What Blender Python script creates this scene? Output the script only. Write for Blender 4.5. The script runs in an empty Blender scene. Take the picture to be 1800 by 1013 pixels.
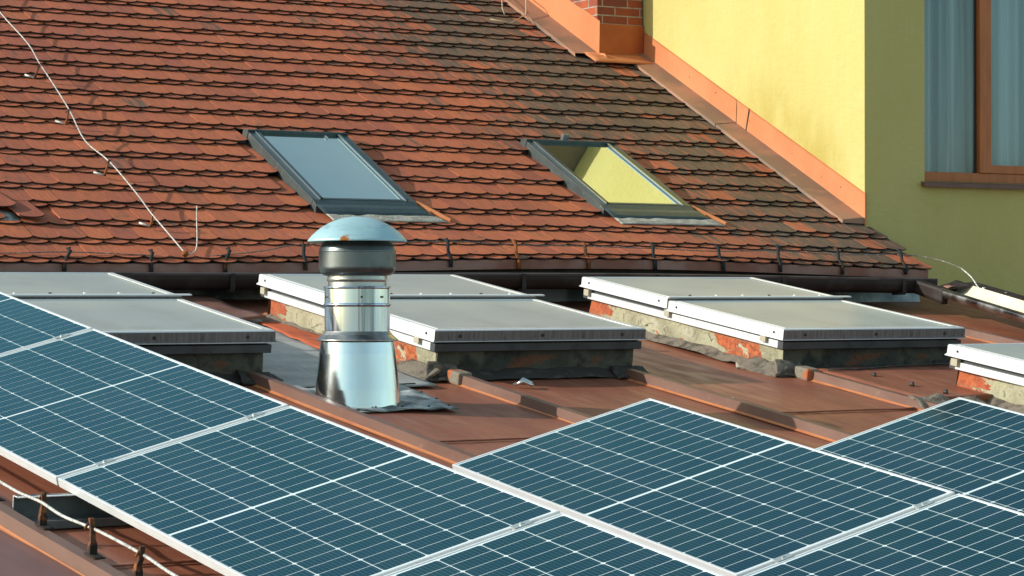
import bpy, math, random
from mathutils import Vector, Matrix, noise as mnoise
random.seed(7)
R_ = math.radians
SC = bpy.context.scene
COL = SC.collection

# ------------------------------------------------------------------ camera
cam = bpy.data.cameras.new('camera'); camo = bpy.data.objects.new('camera', cam); COL.objects.link(camo)
camo.location = (0, 0, 10); camo.rotation_euler = (math.pi/2 + 0.011303, 0, 0)
cam.sensor_width = 36; cam.lens = 4733/1800*36; cam.clip_end = 3000; cam.clip_start = .1
SC.camera = camo
# ------------------------------------------------------------------ light
SUN = Vector((-.90, -.172, .40)).normalized()
w = bpy.data.worlds.new("World"); SC.world = w; w.use_nodes = True
nt = w.node_tree; sk = nt.nodes.new('ShaderNodeTexSky'); sk.sky_type = 'NISHITA'; sk.sun_disc = False
sk.sun_elevation = math.asin(SUN.z); sk.sun_rotation = math.atan2(SUN.x, SUN.y)
sk.air_density = 1.0; sk.dust_density = 1.2; sk.ozone_density = 1.0
tint = nt.nodes.new('ShaderNodeMix'); tint.data_type = 'RGBA'; tint.blend_type = 'MULTIPLY'; tint.inputs[0].default_value = 1; tint.inputs[7].default_value = (.87, .98, .89, 1)
# added cloud noise whitens part of the unseen sky and its reflections
wc = nt.nodes.new('ShaderNodeTexCoord'); wm = nt.nodes.new('ShaderNodeMapping'); wm.inputs[3].default_value = (1, 1, 2.6); nt.links.new(wc.outputs['Generated'], wm.inputs[0])
wn = nt.nodes.new('ShaderNodeTexNoise'); wn.inputs['Scale'].default_value = 2.1; wn.inputs['Detail'].default_value = 7; wn.inputs['Roughness'].default_value = .6; nt.links.new(wm.outputs[0], wn.inputs['Vector'])
wr = nt.nodes.new('ShaderNodeMapRange'); wr.inputs[1].default_value = .38; wr.inputs[2].default_value = .68; wr.inputs[3].default_value = .06; wr.inputs[4].default_value = .38; nt.links.new(wn.outputs[0], wr.inputs[0])
cl = nt.nodes.new('ShaderNodeMix'); cl.data_type = 'RGBA'; nt.links.new(wr.outputs[0], cl.inputs[0]); nt.links.new(sk.outputs[0], cl.inputs[6]); cl.inputs[7].default_value = (4.6, 4.9, 4.9, 1)
nt.links.new(cl.outputs[2], tint.inputs[6]); nt.links.new(tint.outputs[2], nt.nodes['Background'].inputs[0]); nt.nodes['Background'].inputs[1].default_value = .15
sl = bpy.data.lights.new('sun', 'SUN'); sl.energy = 3.6; sl.angle = R_(.5); sl.color = (1, .955, .88)
so = bpy.data.objects.new('sun', sl); COL.objects.link(so); so.rotation_euler = SUN.to_track_quat('Z', 'Y').to_euler()
so.location = (-20, -5, 30)
SC.view_settings.view_transform = 'Standard'; SC.view_settings.look = 'None'; SC.view_settings.exposure = 0.34; SC.view_settings.gamma = 1
SC.render.engine = 'CYCLES'

# ------------------------------------------------------------------ frames (local axes of each surface, metres)
def V(*a): return Vector(a)
class Frame:
    def __init__(s, o, x, y, z=None):
        s.o, s.x, s.y = Vector(o), Vector(x).normalized(), Vector(y).normalized()
        s.z = s.x.cross(s.y).normalized(); s.y = s.z.cross(s.x).normalized()
    def p(s, x, y, z=0): return s.o + s.x*x + s.y*y + s.z*z
    def mat(s, x=0, y=0, z=0):
        o = s.p(x, y, z)
        return Matrix(((s.x.x, s.y.x, s.z.x, o.x), (s.x.y, s.y.y, s.z.y, o.y), (s.x.z, s.y.z, s.z.z, o.z), (0, 0, 0, 1)))
XB = V(.8763, .4818, 0); YB = V(-.4818, .8763, 0)
TFO = V(0, 18.1969, 10.3768)
TF = Frame(TFO, XB, V(-.4348, .7909, .4305))           # tiled roof: x along eave, y up the slope, z normal
RF = Frame(V(-1.7582, 10.6195, 9.2318), V(.8551, .5184, .0058), V(-.5135, .8455, .1466))   # metal roof: x across, y up, z normal
WF = Frame(TFO, XB, YB)                                # house walls: x, y (back), z up
FF = Frame(V(2.676, 20.418, 10.690), XB, YB)           # yellow front wall corner

# ------------------------------------------------------------------ materials
def node(nt, t, **k):
    n = nt.nodes.new(t)
    for a, v in k.items(): setattr(n, a, v)
    return n
def mixc(nt, fac, a, b, blend='MIX'):
    m = node(nt, 'ShaderNodeMix', data_type='RGBA', blend_type=blend)
    for i, v in ((0, fac), (6, a), (7, b)):
        if hasattr(v, 'links') or hasattr(v, 'is_linked'): nt.links.new(v, m.inputs[i])
        elif i == 0: m.inputs[0].default_value = v
        else: m.inputs[i].default_value = (*v, 1)
    return m.outputs[2]
def coords(nt, scale=(1, 1, 1)):
    tc = node(nt, 'ShaderNodeTexCoord'); mp = node(nt, 'ShaderNodeMapping'); mp.inputs[3].default_value = scale
    nt.links.new(tc.outputs['Object'], mp.inputs[0]); return mp.outputs[0]
def noise(nt, scale, stretch=(1, 1, 1), detail=4, lo=.4, hi=.6, rough=.55, dist=0.):
    n = node(nt, 'ShaderNodeTexNoise'); n.inputs['Scale'].default_value = scale; n.inputs['Detail'].default_value = detail
    n.inputs['Roughness'].default_value = rough; n.inputs['Distortion'].default_value = dist
    nt.links.new(coords(nt, stretch), n.inputs['Vector'])
    m = node(nt, 'ShaderNodeMapRange', interpolation_type='SMOOTHSTEP'); m.inputs[1].default_value = lo; m.inputs[2].default_value = hi
    nt.links.new(n.outputs[0], m.inputs[0]); return m.outputs[0]
def mth(nt, op, a, b=0., clamp=False):
    m = node(nt, 'ShaderNodeMath', operation=op, use_clamp=clamp)
    for i, v in enumerate((a, b)):
        if hasattr(v, 'is_linked'): nt.links.new(v, m.inputs[i])
        else: m.inputs[i].default_value = v
    return m.outputs[0]
def M(name, col, layers=(), rough=.6, metal=0., bump=(), coat=0., coat_rough=.05, rough_n=None, ior=1.5, spec=.5):
    """layers: (colour, scale, stretch, lo, hi[, strength]); bump: (scale, stretch, strength, distance)"""
    m = bpy.data.materials.new(name); m.use_nodes = True; nt = m.node_tree; b = nt.nodes['Principled BSDF']
    c = None
    cur = col
    for L in layers:
        f = noise(nt, L[1], L[2], 5, L[3], L[4])
        if len(L) > 5: f = mth(nt, 'MULTIPLY', f, L[5])
        cur = mixc(nt, f, cur, L[0])
    if hasattr(cur, 'is_linked'): nt.links.new(cur, b.inputs['Base Color'])
    else: b.inputs['Base Color'].default_value = (*cur, 1)
    b.inputs['Roughness'].default_value = rough; b.inputs['Metallic'].default_value = metal
    b.inputs['IOR'].default_value = ior; b.inputs['Specular IOR Level'].default_value = spec
    b.inputs['Coat Weight'].default_value = coat; b.inputs['Coat Roughness'].default_value = coat_rough
    if rough_n:
        f = noise(nt, rough_n[0], rough_n[1], 4, .3, .7)
        mr = node(nt, 'ShaderNodeMapRange'); mr.inputs[3].default_value = rough_n[2]; mr.inputs[4].default_value = rough_n[3]
        nt.links.new(f, mr.inputs[0]); nt.links.new(mr.outputs[0], b.inputs['Roughness'])
    prev = None
    for sc, st, strength, dist in bump:
        n = node(nt, 'ShaderNodeTexNoise'); n.inputs['Scale'].default_value = sc; n.inputs['Detail'].default_value = 5
        nt.links.new(coords(nt, st), n.inputs['Vector'])
        bp = node(nt, 'ShaderNodeBump'); bp.inputs['Strength'].default_value = strength; bp.inputs['Distance'].default_value = dist
        nt.links.new(n.outputs[0], bp.inputs['Height'])
        if prev: nt.links.new(prev, bp.inputs['Normal'])
        prev = bp.outputs[0]
    if prev: nt.links.new(prev, b.inputs['Normal'])
    return m
O1 = (1, 1, 1)
MT = {}
# tiles: colour attribute r = how grey, g = brightness, b = hue
def tile_material():
    m = bpy.data.materials.new('clay_tile'); m.use_nodes = True; nt = m.node_tree; b = nt.nodes['Principled BSDF']
    at = node(nt, 'ShaderNodeAttribute', attribute_name='Col'); sp = node(nt, 'ShaderNodeSeparateColor'); nt.links.new(at.outputs['Color'], sp.inputs[0])
    n1 = noise(nt, 1.0, (26, 3.2, 1), 4, .25, .75)
    n2 = noise(nt, 1.0, (70, 7, 1), 3, .3, .7)
    g = mth(nt, 'ADD', sp.outputs[0], mth(nt, 'MULTIPLY', mth(nt, 'SUBTRACT', n1, .5), .9))
    mr = node(nt, 'ShaderNodeMapRange', interpolation_type='SMOOTHSTEP'); mr.inputs[1].default_value = .16; mr.inputs[2].default_value = .82
    nt.links.new(g, mr.inputs[0])
    orange = mixc(nt, sp.outputs[2], (.52, .136, .048), (.38, .096, .048))
    grey = mixc(nt, n2, (.105, .070, .048), (.150, .096, .060))
    c = mixc(nt, mr.outputs[0], orange, grey)
    br = node(nt, 'ShaderNodeMapRange'); br.inputs[3].default_value = .72; br.inputs[4].default_value = 1.18; nt.links.new(sp.outputs[1], br.inputs[0])
    st = node(nt, 'ShaderNodeMapRange'); st.inputs[3].default_value = .84; st.inputs[4].default_value = 1.12; nt.links.new(n2, st.inputs[0])
    k = mth(nt, 'MULTIPLY', br.outputs[0], st.outputs[0])
    v = node(nt, 'ShaderNodeVectorMath', operation='SCALE'); nt.links.new(c, v.inputs[0]); nt.links.new(k, v.inputs['Scale'])
    moss = noise(nt, 9, (1, 1, 1), 6, .60, .72)
    c2 = mixc(nt, mth(nt, 'MULTIPLY', moss, .55), v.outputs[0], (.10, .075, .045))
    speck = noise(nt, 30, O1, 2, .76, .79)
    c3 = mixc(nt, mth(nt, 'MULTIPLY', speck, .7), c2, (.5, .42, .32))
    nt.links.new(c3, b.inputs['Base Color']); b.inputs['Roughness'].default_value = .78
    n = node(nt, 'ShaderNodeTexNoise'); n.inputs['Scale'].default_value = 1; n.inputs['Detail'].default_value = 4; nt.links.new(coords(nt, (160, 14, 1)), n.inputs['Vector'])
    bp = node(nt, 'ShaderNodeBump'); bp.inputs['Strength'].default_value = .35; bp.inputs['Distance'].default_value = .002
    nt.links.new(n.outputs[0], bp.inputs['Height']); nt.links.new(bp.outputs[0], b.inputs['Normal'])
    return m
MT['tile'] = tile_material()
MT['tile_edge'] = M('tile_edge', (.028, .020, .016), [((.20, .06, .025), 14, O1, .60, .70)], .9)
MT['metal_roof'] = M('painted_roof_sheet', (.30, .098, .050), [((.23, .072, .038), 1.4, (3, .6, 1), .35, .7), ((.37, .16, .095), 3, (7, .9, 1), .5, .75, .6), ((.20, .075, .045), 3.1, (2.4, .9, 1), .55, .75, .7), ((.22, .10, .07), 8, (2, .6, 1), .64, .72, .6), ((.50, .36, .27), 46, (2, .8, 1), .68, .73, .6), ((.08, .05, .035), 21, (1, 1, 1), .73, .76, .7)],
                     .5, 0, [(1.4, (1, .4, 1), .5, .03), (120, O1, .15, .002)], rough_n=(4, (3, .6, 1), .38, .62))
MT['seam'] = M('painted_seam', (.185, .098, .070), [((.15, .070, .048), 5, (1, .4, 1), .4, .7), ((.25, .15, .11), 18, O1, .6, .75, .6)], .5, 0, [(20, O1, .1, .004)])
MT['seam_base'] = M('bright_seam_fold', (.58, .21, .075), [((.45, .14, .05), 5, O1, .4, .7)], .45)
MT['oxide'] = M('oxide_red_sheet', (.155, .062, .050), [((.20, .085, .065), 2, (3, .5, 1), .4, .7), ((.26, .14, .11), 9, (5, .8, 1), .62, .75, .6)], .42, 0, [(1.4, (1, .4, 1), .4, .03)])  # darker roof sheet colour with shade and sky reflection painted in
MT['brown_sheet'] = M('brown_sheet', (.165, .072, .050), [((.24, .11, .08), 6, O1, .4, .7)], .45)
def yellow_material():
    m = M('yellow_render', (.61, .525, .19), [((.57, .485, .16), 1.3, (1, 1, .5), .35, .7), ((.59, .55, .26), 7, (3, 3, .5), .5, .8, .5), ((.50, .40, .10), 2.3, (1, 1, .8), .64, .80, .35), ((.40, .35, .12), 70, O1, .60, .70, .5), ((.62, .57, .30), 110, O1, .58, .70, .5)],
          .92, 0, [(150, O1, 1.0, .006), (14, O1, .5, .014)])
    nt = m.node_tree; b = nt.nodes['Principled BSDF']; base = b.inputs['Base Color'].links[0].from_socket
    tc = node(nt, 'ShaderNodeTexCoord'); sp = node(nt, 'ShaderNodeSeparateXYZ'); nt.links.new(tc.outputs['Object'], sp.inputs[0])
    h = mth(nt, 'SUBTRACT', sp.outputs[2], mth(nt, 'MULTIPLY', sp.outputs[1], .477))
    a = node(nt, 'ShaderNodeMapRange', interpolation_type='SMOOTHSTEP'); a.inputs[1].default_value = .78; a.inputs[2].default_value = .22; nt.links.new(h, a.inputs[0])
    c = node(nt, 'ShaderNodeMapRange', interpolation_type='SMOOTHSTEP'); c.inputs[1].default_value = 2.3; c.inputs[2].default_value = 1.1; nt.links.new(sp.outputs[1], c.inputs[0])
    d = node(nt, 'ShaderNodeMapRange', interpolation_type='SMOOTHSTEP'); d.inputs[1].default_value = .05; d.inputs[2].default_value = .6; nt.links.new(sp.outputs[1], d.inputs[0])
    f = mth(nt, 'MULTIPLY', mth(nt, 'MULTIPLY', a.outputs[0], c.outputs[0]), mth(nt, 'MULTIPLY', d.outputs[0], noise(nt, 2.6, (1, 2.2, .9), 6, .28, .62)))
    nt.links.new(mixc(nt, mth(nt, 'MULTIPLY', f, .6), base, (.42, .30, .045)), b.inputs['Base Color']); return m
MT['yellow'] = yellow_material()
MT['flash'] = M('terracotta_flashing', (.60, .225, .092), [((.53, .185, .072), 2.2, O1, .35, .7), ((.66, .29, .14), 9, (1, 3, 1), .55, .8, .5)], .42, 0, [(7, O1, .25, .012)])
MT['flash_deep'] = M('deep_orange_sheet', (.42, .090, .016), [((.33, .06, .012), 3, O1, .4, .7)], .42)
MT['flash_dull'] = M('weathered_apron', (.36, .185, .115), [((.20, .135, .095), 1.6, O1, .4, .62), ((.45, .22, .13), 7, O1, .55, .75, .6)], .5, 0, [(6, O1, .3, .01)])
MT['band'] = M('eave_strip', (.33, .165, .13), [((.24, .075, .045), 2, (1, 1, 1), .42, .62), ((.13, .08, .07), 9, (1, 1, .2), .55, .75, .5)], .5)
MT['gutter'] = M('dark_gutter', (.030, .020, .017), [((.05, .04, .036), 6, O1, .45, .7)], .62, spec=.3)
MT['gutter_lip'] = M('gutter_lip', (.10, .085, .085), [((.05, .04, .04), 6, O1, .45, .7)], .4)
MT['zinc'] = M('zinc_flashing', (.44, .49, .49), [((.12, .17, .17), 3, (1, 1, 1), .4, .65), ((.62, .70, .70), 9, (1, 1, 2), .6, .75, .7)], .5, .2, [(12, O1, .3, .01)])
MT['housewall'] = M('dark_wall', (.10, .09, .075), [((.05, .05, .045), 4, O1, .4, .7)], .9, 0, [(30, O1, .5, .01)])
MT['white_al'] = M('white_aluminium', (.72, .725, .72), [((.58, .58, .57), 5, (1, 2, 1), .5, .8, .6), ((.45, .40, .33), 34, (1, 1, 1), .70, .76, .5)], .38, 0, [(3, O1, .08, .01)])
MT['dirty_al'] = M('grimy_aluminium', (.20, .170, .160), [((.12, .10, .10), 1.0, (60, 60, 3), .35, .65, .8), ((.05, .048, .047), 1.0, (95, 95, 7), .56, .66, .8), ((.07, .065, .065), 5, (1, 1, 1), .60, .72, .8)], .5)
MT['gutter_al'] = M('grey_rail', (.70, .715, .72), [((.52, .54, .55), 9, (2, 2, 2), .5, .7, .6), ((.75, .72, .62), 16, O1, .62, .7, .5)], .4, .1)
MT['dark_al'] = M('dark_rail', (.055, .062, .068), [((.03, .034, .036), 7, O1, .45, .7)], .5)
MT['opal'] = M('opal_sheet', (.43, .455, .415), [((.385, .41, .385), 1.2, O1, .35, .7), ((.27, .26, .22), 26, (1, 1, 1), .64, .72, .35), ((.30, .32, .28), 3.2, (1, 1, 1), .55, .75, .5), ((.31, .30, .25), 1.0, (3.2, .9, 1), .50, .72, .4), ((.55, .55, .46), .8, O1, .5, .7, .6)], .5, 0, [(2.2, O1, .06, .01)], coat=.3, coat_rough=.25)
MT['opal_edge'] = M('glazing_bead', (.62, .62, .59), [((.45, .44, .40), 11, O1, .5, .7, .5)], .4)
def curb_material():
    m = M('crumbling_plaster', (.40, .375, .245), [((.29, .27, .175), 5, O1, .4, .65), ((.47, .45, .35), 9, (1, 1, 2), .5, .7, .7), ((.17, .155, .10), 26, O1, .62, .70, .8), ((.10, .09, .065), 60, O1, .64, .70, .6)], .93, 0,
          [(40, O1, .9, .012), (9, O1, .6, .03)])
    nt = m.node_tree; b = nt.nodes['Principled BSDF']; base = b.inputs['Base Color'].links[0].from_socket
    tc = node(nt, 'ShaderNodeTexCoord'); sp = node(nt, 'ShaderNodeSeparateXYZ'); nt.links.new(tc.outputs['Object'], sp.inputs[0])
    # exposed brick: large patches, more of them low down
    pt = noise(nt, 2.3, (1, 1, 1.6), 6, .30, .70, .6, .4)
    hb = node(nt, 'ShaderNodeMapRange'); hb.inputs[1].default_value = 0; hb.inputs[2].default_value = .2; hb.inputs[3].default_value = .10; hb.inputs[4].default_value = -.22; nt.links.new(sp.outputs[2], hb.inputs[0])
    f = mth(nt, 'ADD', pt, hb.outputs[0]); mr = node(nt, 'ShaderNodeMapRange'); mr.inputs[1].default_value = .60; mr.inputs[2].default_value = .63; nt.links.new(f, mr.inputs[0])
    bk = node(nt, 'ShaderNodeTexBrick'); cb = node(nt, 'ShaderNodeCombineXYZ'); nt.links.new(sp.outputs[1], cb.inputs[0]); nt.links.new(sp.outputs[2], cb.inputs[1]); nt.links.new(cb.outputs[0], bk.inputs['Vector'])
    for k_, v_ in (('Scale', 1), ('Brick Width', .25), ('Row Height', .072), ('Mortar Size', .007), ('Mortar Smooth', .6)): bk.inputs[k_].default_value = v_
    bk.inputs['Color1'].default_value = (.52, .14, .045, 1); bk.inputs['Color2'].default_value = (.42, .10, .038, 1); bk.inputs['Mortar'].default_value = (.34, .15, .075, 1)
    br = mixc(nt, noise(nt, 24, O1, 4, .4, .7), bk.outputs[0], (.30, .07, .032))
    c = mixc(nt, mr.outputs[0], base, br)
    # fine cracks
    vo = node(nt, 'ShaderNodeTexVoronoi', feature='DISTANCE_TO_EDGE'); vo.inputs['Scale'].default_value = 4.5
    nn = node(nt, 'ShaderNodeTexNoise'); nn.inputs['Scale'].default_value = 7; nt.links.new(tc.outputs['Object'], nn.inputs[0])
    va = node(nt, 'ShaderNodeVectorMath', operation='MULTIPLY_ADD'); nt.links.new(nn.outputs['Color'], va.inputs[0]); va.inputs[1].default_value = (.35, .35, .35); nt.links.new(tc.outputs['Object'], va.inputs[2])
    nt.links.new(va.outputs[0], vo.inputs['Vector'])
    ck = node(nt, 'ShaderNodeMapRange'); ck.inputs[1].default_value = .006; ck.inputs[2].default_value = .016; ck.inputs[3].default_value = .85; ck.inputs[4].default_value = 0; nt.links.new(vo.outputs[0], ck.inputs[0])
    cm = mth(nt, 'MULTIPLY', ck.outputs[0], noise(nt, 2, O1, 2, .5, .56))
    c = mixc(nt, cm, c, (.04, .035, .025))
    nt.links.new(c, b.inputs['Base Color']); return m
MT['curb'] = curb_material()
MT['soot'] = M('sooty_chimney_render', (.15, .125, .09), [((.10, .08, .06), 2, O1, .4, .7)], .95)
MT['curb_mossy'] = M('mossy_plaster', (.115, .108, .075), [((.06, .062, .05), 4, (1, 1, 1.5), .38, .62), ((.20, .075, .035), 3, (1, 1, 2), .60, .68, .8), ((.022, .025, .022), 9, O1, .5, .7, .8)], .95, 0, [(40, O1, .9, .012)])  # moss, plus the shade of the curb front and back painted into the colour
MT['mortar'] = M('grey_mortar', (.20, .165, .125), [((.085, .07, .055), 14, O1, .45, .65), ((.36, .13, .06), 8, O1, .62, .68)], .95, 0, [(36, O1, .8, .015)])
MT['seam_end'] = M('patched_seam_end', (.22, .19, .14), [((.42, .12, .04), 7, O1, .50, .54), ((.16, .14, .11), 30, O1, .60, .70, .7)], .9, 0, [(40, O1, .6, .01)])
MT['rustred'] = M('red_primer_sheet', (.50, .10, .032), [((.30, .06, .025), 9, (1, .5, 1), .45, .7), ((.18, .05, .03), 30, O1, .62, .7, .6)], .8, 0, [(40, O1, .4, .006)])
MT['tar'] = M('tar_sealant', (.045, .038, .032), [((.12, .09, .07), 14, O1, .5, .7)], .75, 0, [(20, O1, .6, .02)])
MT['greysheet'] = M('old_zinc_sheet', (.36, .37, .35), [((.26, .27, .26), 2.2, (1, 2, 1), .35, .7), ((.46, .46, .43), 9, (3, .7, 1), .5, .75, .6), ((.16, .15, .13), 20, (3, .7, 1), .68, .74, .7)], .55, .15, [(3, O1, .4, .02)])
MT['channel'] = M('galvanised_channel', (.13, .14, .14), [((.08, .09, .09), 7, O1, .4, .7)], .55, .0)
MT['cell'] = None
MT['frame_al'] = M('anodised_frame', (.80, .815, .82), [((.70, .71, .70), 6, O1, .4, .7, .5)], .36, .25)
MT['frame_in'] = M('clamp_metal', (.52, .57, .56), [((.36, .40, .39), 12, O1, .5, .7, .7)], .35, .6)
MT['steel'] = M('stainless_steel', (.76, .83, .84), [((.58, .63, .64), 3, (1, 1, .4), .4, .7, .5)], .13, 1., [(2.5, (1, 1, .5), .3, .008), (26, (1, 1, .3), .10, .004)], rough_n=(5, (1, 1, .5), .08, .24))
MT['steel_pipe'] = M('polished_pipe', (.66, .76, .90), [((.20, .26, .28), 1.0, (15, 15, .25), .47, .60, .85), ((.34, .24, .18), 1.0, (22, 22, .4), .58, .68, .7), ((.86, .90, .90), 1.0, (30, 30, .3), .60, .66, .9)], .16, 1., [(3, (1, 1, .1), .3, .004), (30, (1, 1, .2), .1, .001)], rough_n=(5, (1, 1, .5), .10, .30))  # vertical dark, brown and white streaks paint reflected bands into the steel
MT['steel_dull'] = M('sooty_steel', (.44, .44, .42), [((.22, .19, .16), 7, (1, 1, .35), .45, .65, .8)], .3, 1., [(9, O1, .2, .006)], rough_n=(5, O1, .2, .45))
MT['cowl'] = M('tarnished_cowl', (.16, .18, .185), [((.22, .23, .225), 1.0, (55, 55, 2.0), .58, .78, .5), ((.03, .045, .05), 4, O1, .45, .7, .8)], .36, .85, [(6, O1, .25, .01)])  # dark streaky metal with the shadow of the cap put into its colour
def cap_material():
    m = M('weathered_cap', (.44, .66, .70), [((.35, .56, .61), 4, (1, 1, 3), .4, .7), ((.62, .72, .72), 7, (1, 1, 4), .6, .8, .5), ((.07, .16, .19), 5, (1, 1, 8), .60, .72, .6)], .42, .35, [(5, O1, .2, .01)])
    nt = m.node_tree; b = nt.nodes['Principled BSDF']; base = b.inputs['Base Color'].links[0].from_socket
    tc = node(nt, 'ShaderNodeTexCoord'); vs = node(nt, 'ShaderNodeVectorMath', operation='DISTANCE'); nt.links.new(tc.outputs['Object'], vs.inputs[0]); vs.inputs[1].default_value = (-.045, -.235, .825)
    nz = noise(nt, 30, O1, 4, .3, .7); d = mth(nt, 'ADD', vs.outputs['Value'], mth(nt, 'MULTIPLY', mth(nt, 'SUBTRACT', nz, .5), .03))
    mr = node(nt, 'ShaderNodeMapRange'); mr.inputs[1].default_value = .018; mr.inputs[2].default_value = .040; mr.inputs[3].default_value = 1; mr.inputs[4].default_value = 0; nt.links.new(d, mr.inputs[0])
    nt.links.new(mixc(nt, mr.outputs[0], base, (.42, .13, .02)), b.inputs['Base Color']); return m
MT['cap'] = cap_material()
MT['lead'] = M('crinkled_lead', (.38, .41, .41), [((.10, .13, .135), 7, (1, 1, 1), .42, .58), ((.60, .62, .58), 9, (1, 1.5, 1), .55, .66, .8)], .5, .3, [(14, O1, .8, .02)])
MT['win_alu'] = M('grey_window_cladding', (.060, .092, .098), [((.035, .06, .066), 7, O1, .4, .7, .7)], .36, .3)
MT['win_side'] = M('pale_window_side', (.07, .085, .082), [((.05, .06, .06), 9, O1, .45, .65, .8), ((.17, .19, .18), 20, O1, .6, .7, .6)], .45, .2)
MT['win_bright'] = M('steel_trim', (.62, .66, .66), (), .25, .9)
MT['lead_strip'] = M('old_lead_apron', (.42, .40, .34), [((.26, .25, .21), 12, (1, 3, 1), .45, .65), ((.60, .57, .50), 30, O1, .6, .7, .6)], .7, 0, [(30, (3, 1, 1), .7, .01)])
MT['rust'] = M('rusty_iron', (.30, .095, .022), [((.06, .025, .014), 12, O1, .42, .6), ((.52, .20, .04), 22, O1, .6, .7, .7)], .85, .2, [(60, O1, .6, .003)])
def post_material():
    m = MT['rust']; m = m.copy(); m.name = 'rusty_post'; nt = m.node_tree; b = nt.nodes['Principled BSDF']; base = b.inputs['Base Color'].links[0].from_socket
    tc = node(nt, 'ShaderNodeTexCoord'); sp = node(nt, 'ShaderNodeSeparateXYZ'); nt.links.new(tc.outputs['Object'], sp.inputs[0])
    mr = node(nt, 'ShaderNodeMapRange', interpolation_type='SMOOTHSTEP'); mr.inputs[1].default_value = .145; mr.inputs[2].default_value = .10; nt.links.new(mth(nt, 'ADD', sp.outputs[2], mth(nt, 'MULTIPLY', noise(nt, 50, O1), .03)), mr.inputs[0])
    nt.links.new(mixc(nt, mr.outputs[0], base, (.022, .014, .010)), b.inputs['Base Color']); return m
MT['rusty_post'] = post_material()
MT['dark_iron'] = M('dark_iron', (.022, .028, .03), [((.12, .05, .02), 11, O1, .55, .68)], .75, 0, spec=.2)
MT['wire'] = M('galvanised_wire', (.62, .60, .55), [((.36, .35, .32), 60, O1, .45, .6)], .5, .3)
MT['wire_dark'] = M('old_wire', (.24, .215, .19), [((.10, .09, .08), 60, O1, .45, .6), ((.45, .42, .38), 25, O1, .58, .66)], .6, .3)
MT['wood'] = M('brown_window_frame', (.52, .150, .032), [((.42, .115, .024), 3, (9, 9, 1), .35, .7)], .45)
MT['sill'] = M('brown_sill', (.165, .075, .055), [((.12, .05, .035), 4, O1, .4, .7)], .45)
MT['room'] = M('dim_room', (.16, .20, .21), (), .9)
MT['curtain'] = M('sheer_curtain', (.68, .80, .84), [((.40, .51, .56), 1.0, (13, 1, .25), .42, .62), ((.85, .95, .95), 1.0, (23, 1, .3), .60, .68, .6)], .9)
MT['cream'] = M('cream_channel', (.76, .70, .54), [((.64, .58, .42), 4, O1, .4, .7)], .5)
MT['ground'] = M('courtyard_paving', (.34, .35, .33), [((.28, .28, .26), 1.5, O1, .4, .7)], .9)
MT['cable'] = M('pale_cable', (.50, .45, .30), (), .6)
MT['debris'] = M('scrap', (.42, .38, .28), (), .8)
MT['screw'] = M('dark_screw', (.03, .028, .025), (), .6)
MT['screw_white'] = M('white_screw_cap', (.75, .76, .74), (), .4)
def glass_material(name, tint, glossw, rough=.02, rcol=(.95, 1, 1), const=None):
    m = bpy.data.materials.new(name); m.use_nodes = True; nt = m.node_tree
    for n in list(nt.nodes):
        if n.type == 'BSDF_PRINCIPLED': nt.nodes.remove(n)
    out = [n for n in nt.nodes if n.type == 'OUTPUT_MATERIAL'][0]
    g = node(nt, 'ShaderNodeBsdfGlossy'); g.inputs['Roughness'].default_value = rough; g.inputs['Color'].default_value = (*rcol, 1)
    t = node(nt, 'ShaderNodeBsdfTransparent'); t.inputs[0].default_value = (*tint, 1)
    fr = node(nt, 'ShaderNodeFresnel'); fr.inputs['IOR'].default_value = glossw
    mx = node(nt, 'ShaderNodeMixShader'); (nt.links.new(fr.outputs[0], mx.inputs[0]) if const is None else setattr(mx.inputs[0], 'default_value', const)); nt.links.new(t.outputs[0], mx.inputs[1]); nt.links.new(g.outputs[0], mx.inputs[2]); nt.links.new(mx.outputs[0], out.inputs[0])
    nn = node(nt, 'ShaderNodeTexNoise'); nn.inputs['Scale'].default_value = 1.5; nt.links.new(coords(nt), nn.inputs['Vector'])
    bp = node(nt, 'ShaderNodeBump'); bp.inputs['Strength'].default_value = .05; bp.inputs['Distance'].default_value = .01; nt.links.new(nn.outputs[0], bp.inputs['Height']); nt.links.new(bp.outputs[0], g.inputs['Normal'])
    return m
MT['pane'] = glass_material('window_glass', (.86, .95, .95), 1.6)
MT['roofpane'] = glass_material('coated_roof_glass', (.55, .66, .66), 3.6, .015, (.88, 1, .95), .84)
MT['paleblind'] = M('pale_roller_blind', (.42, .60, .60), [((.36, .53, .54), 2, (1, 3, 1), .4, .7)], .9)  # colour imitates the pale sky reflection of the left roof pane
MT['roofinside'] = M('blind', (.055, .075, .075), (), .8)
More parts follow.
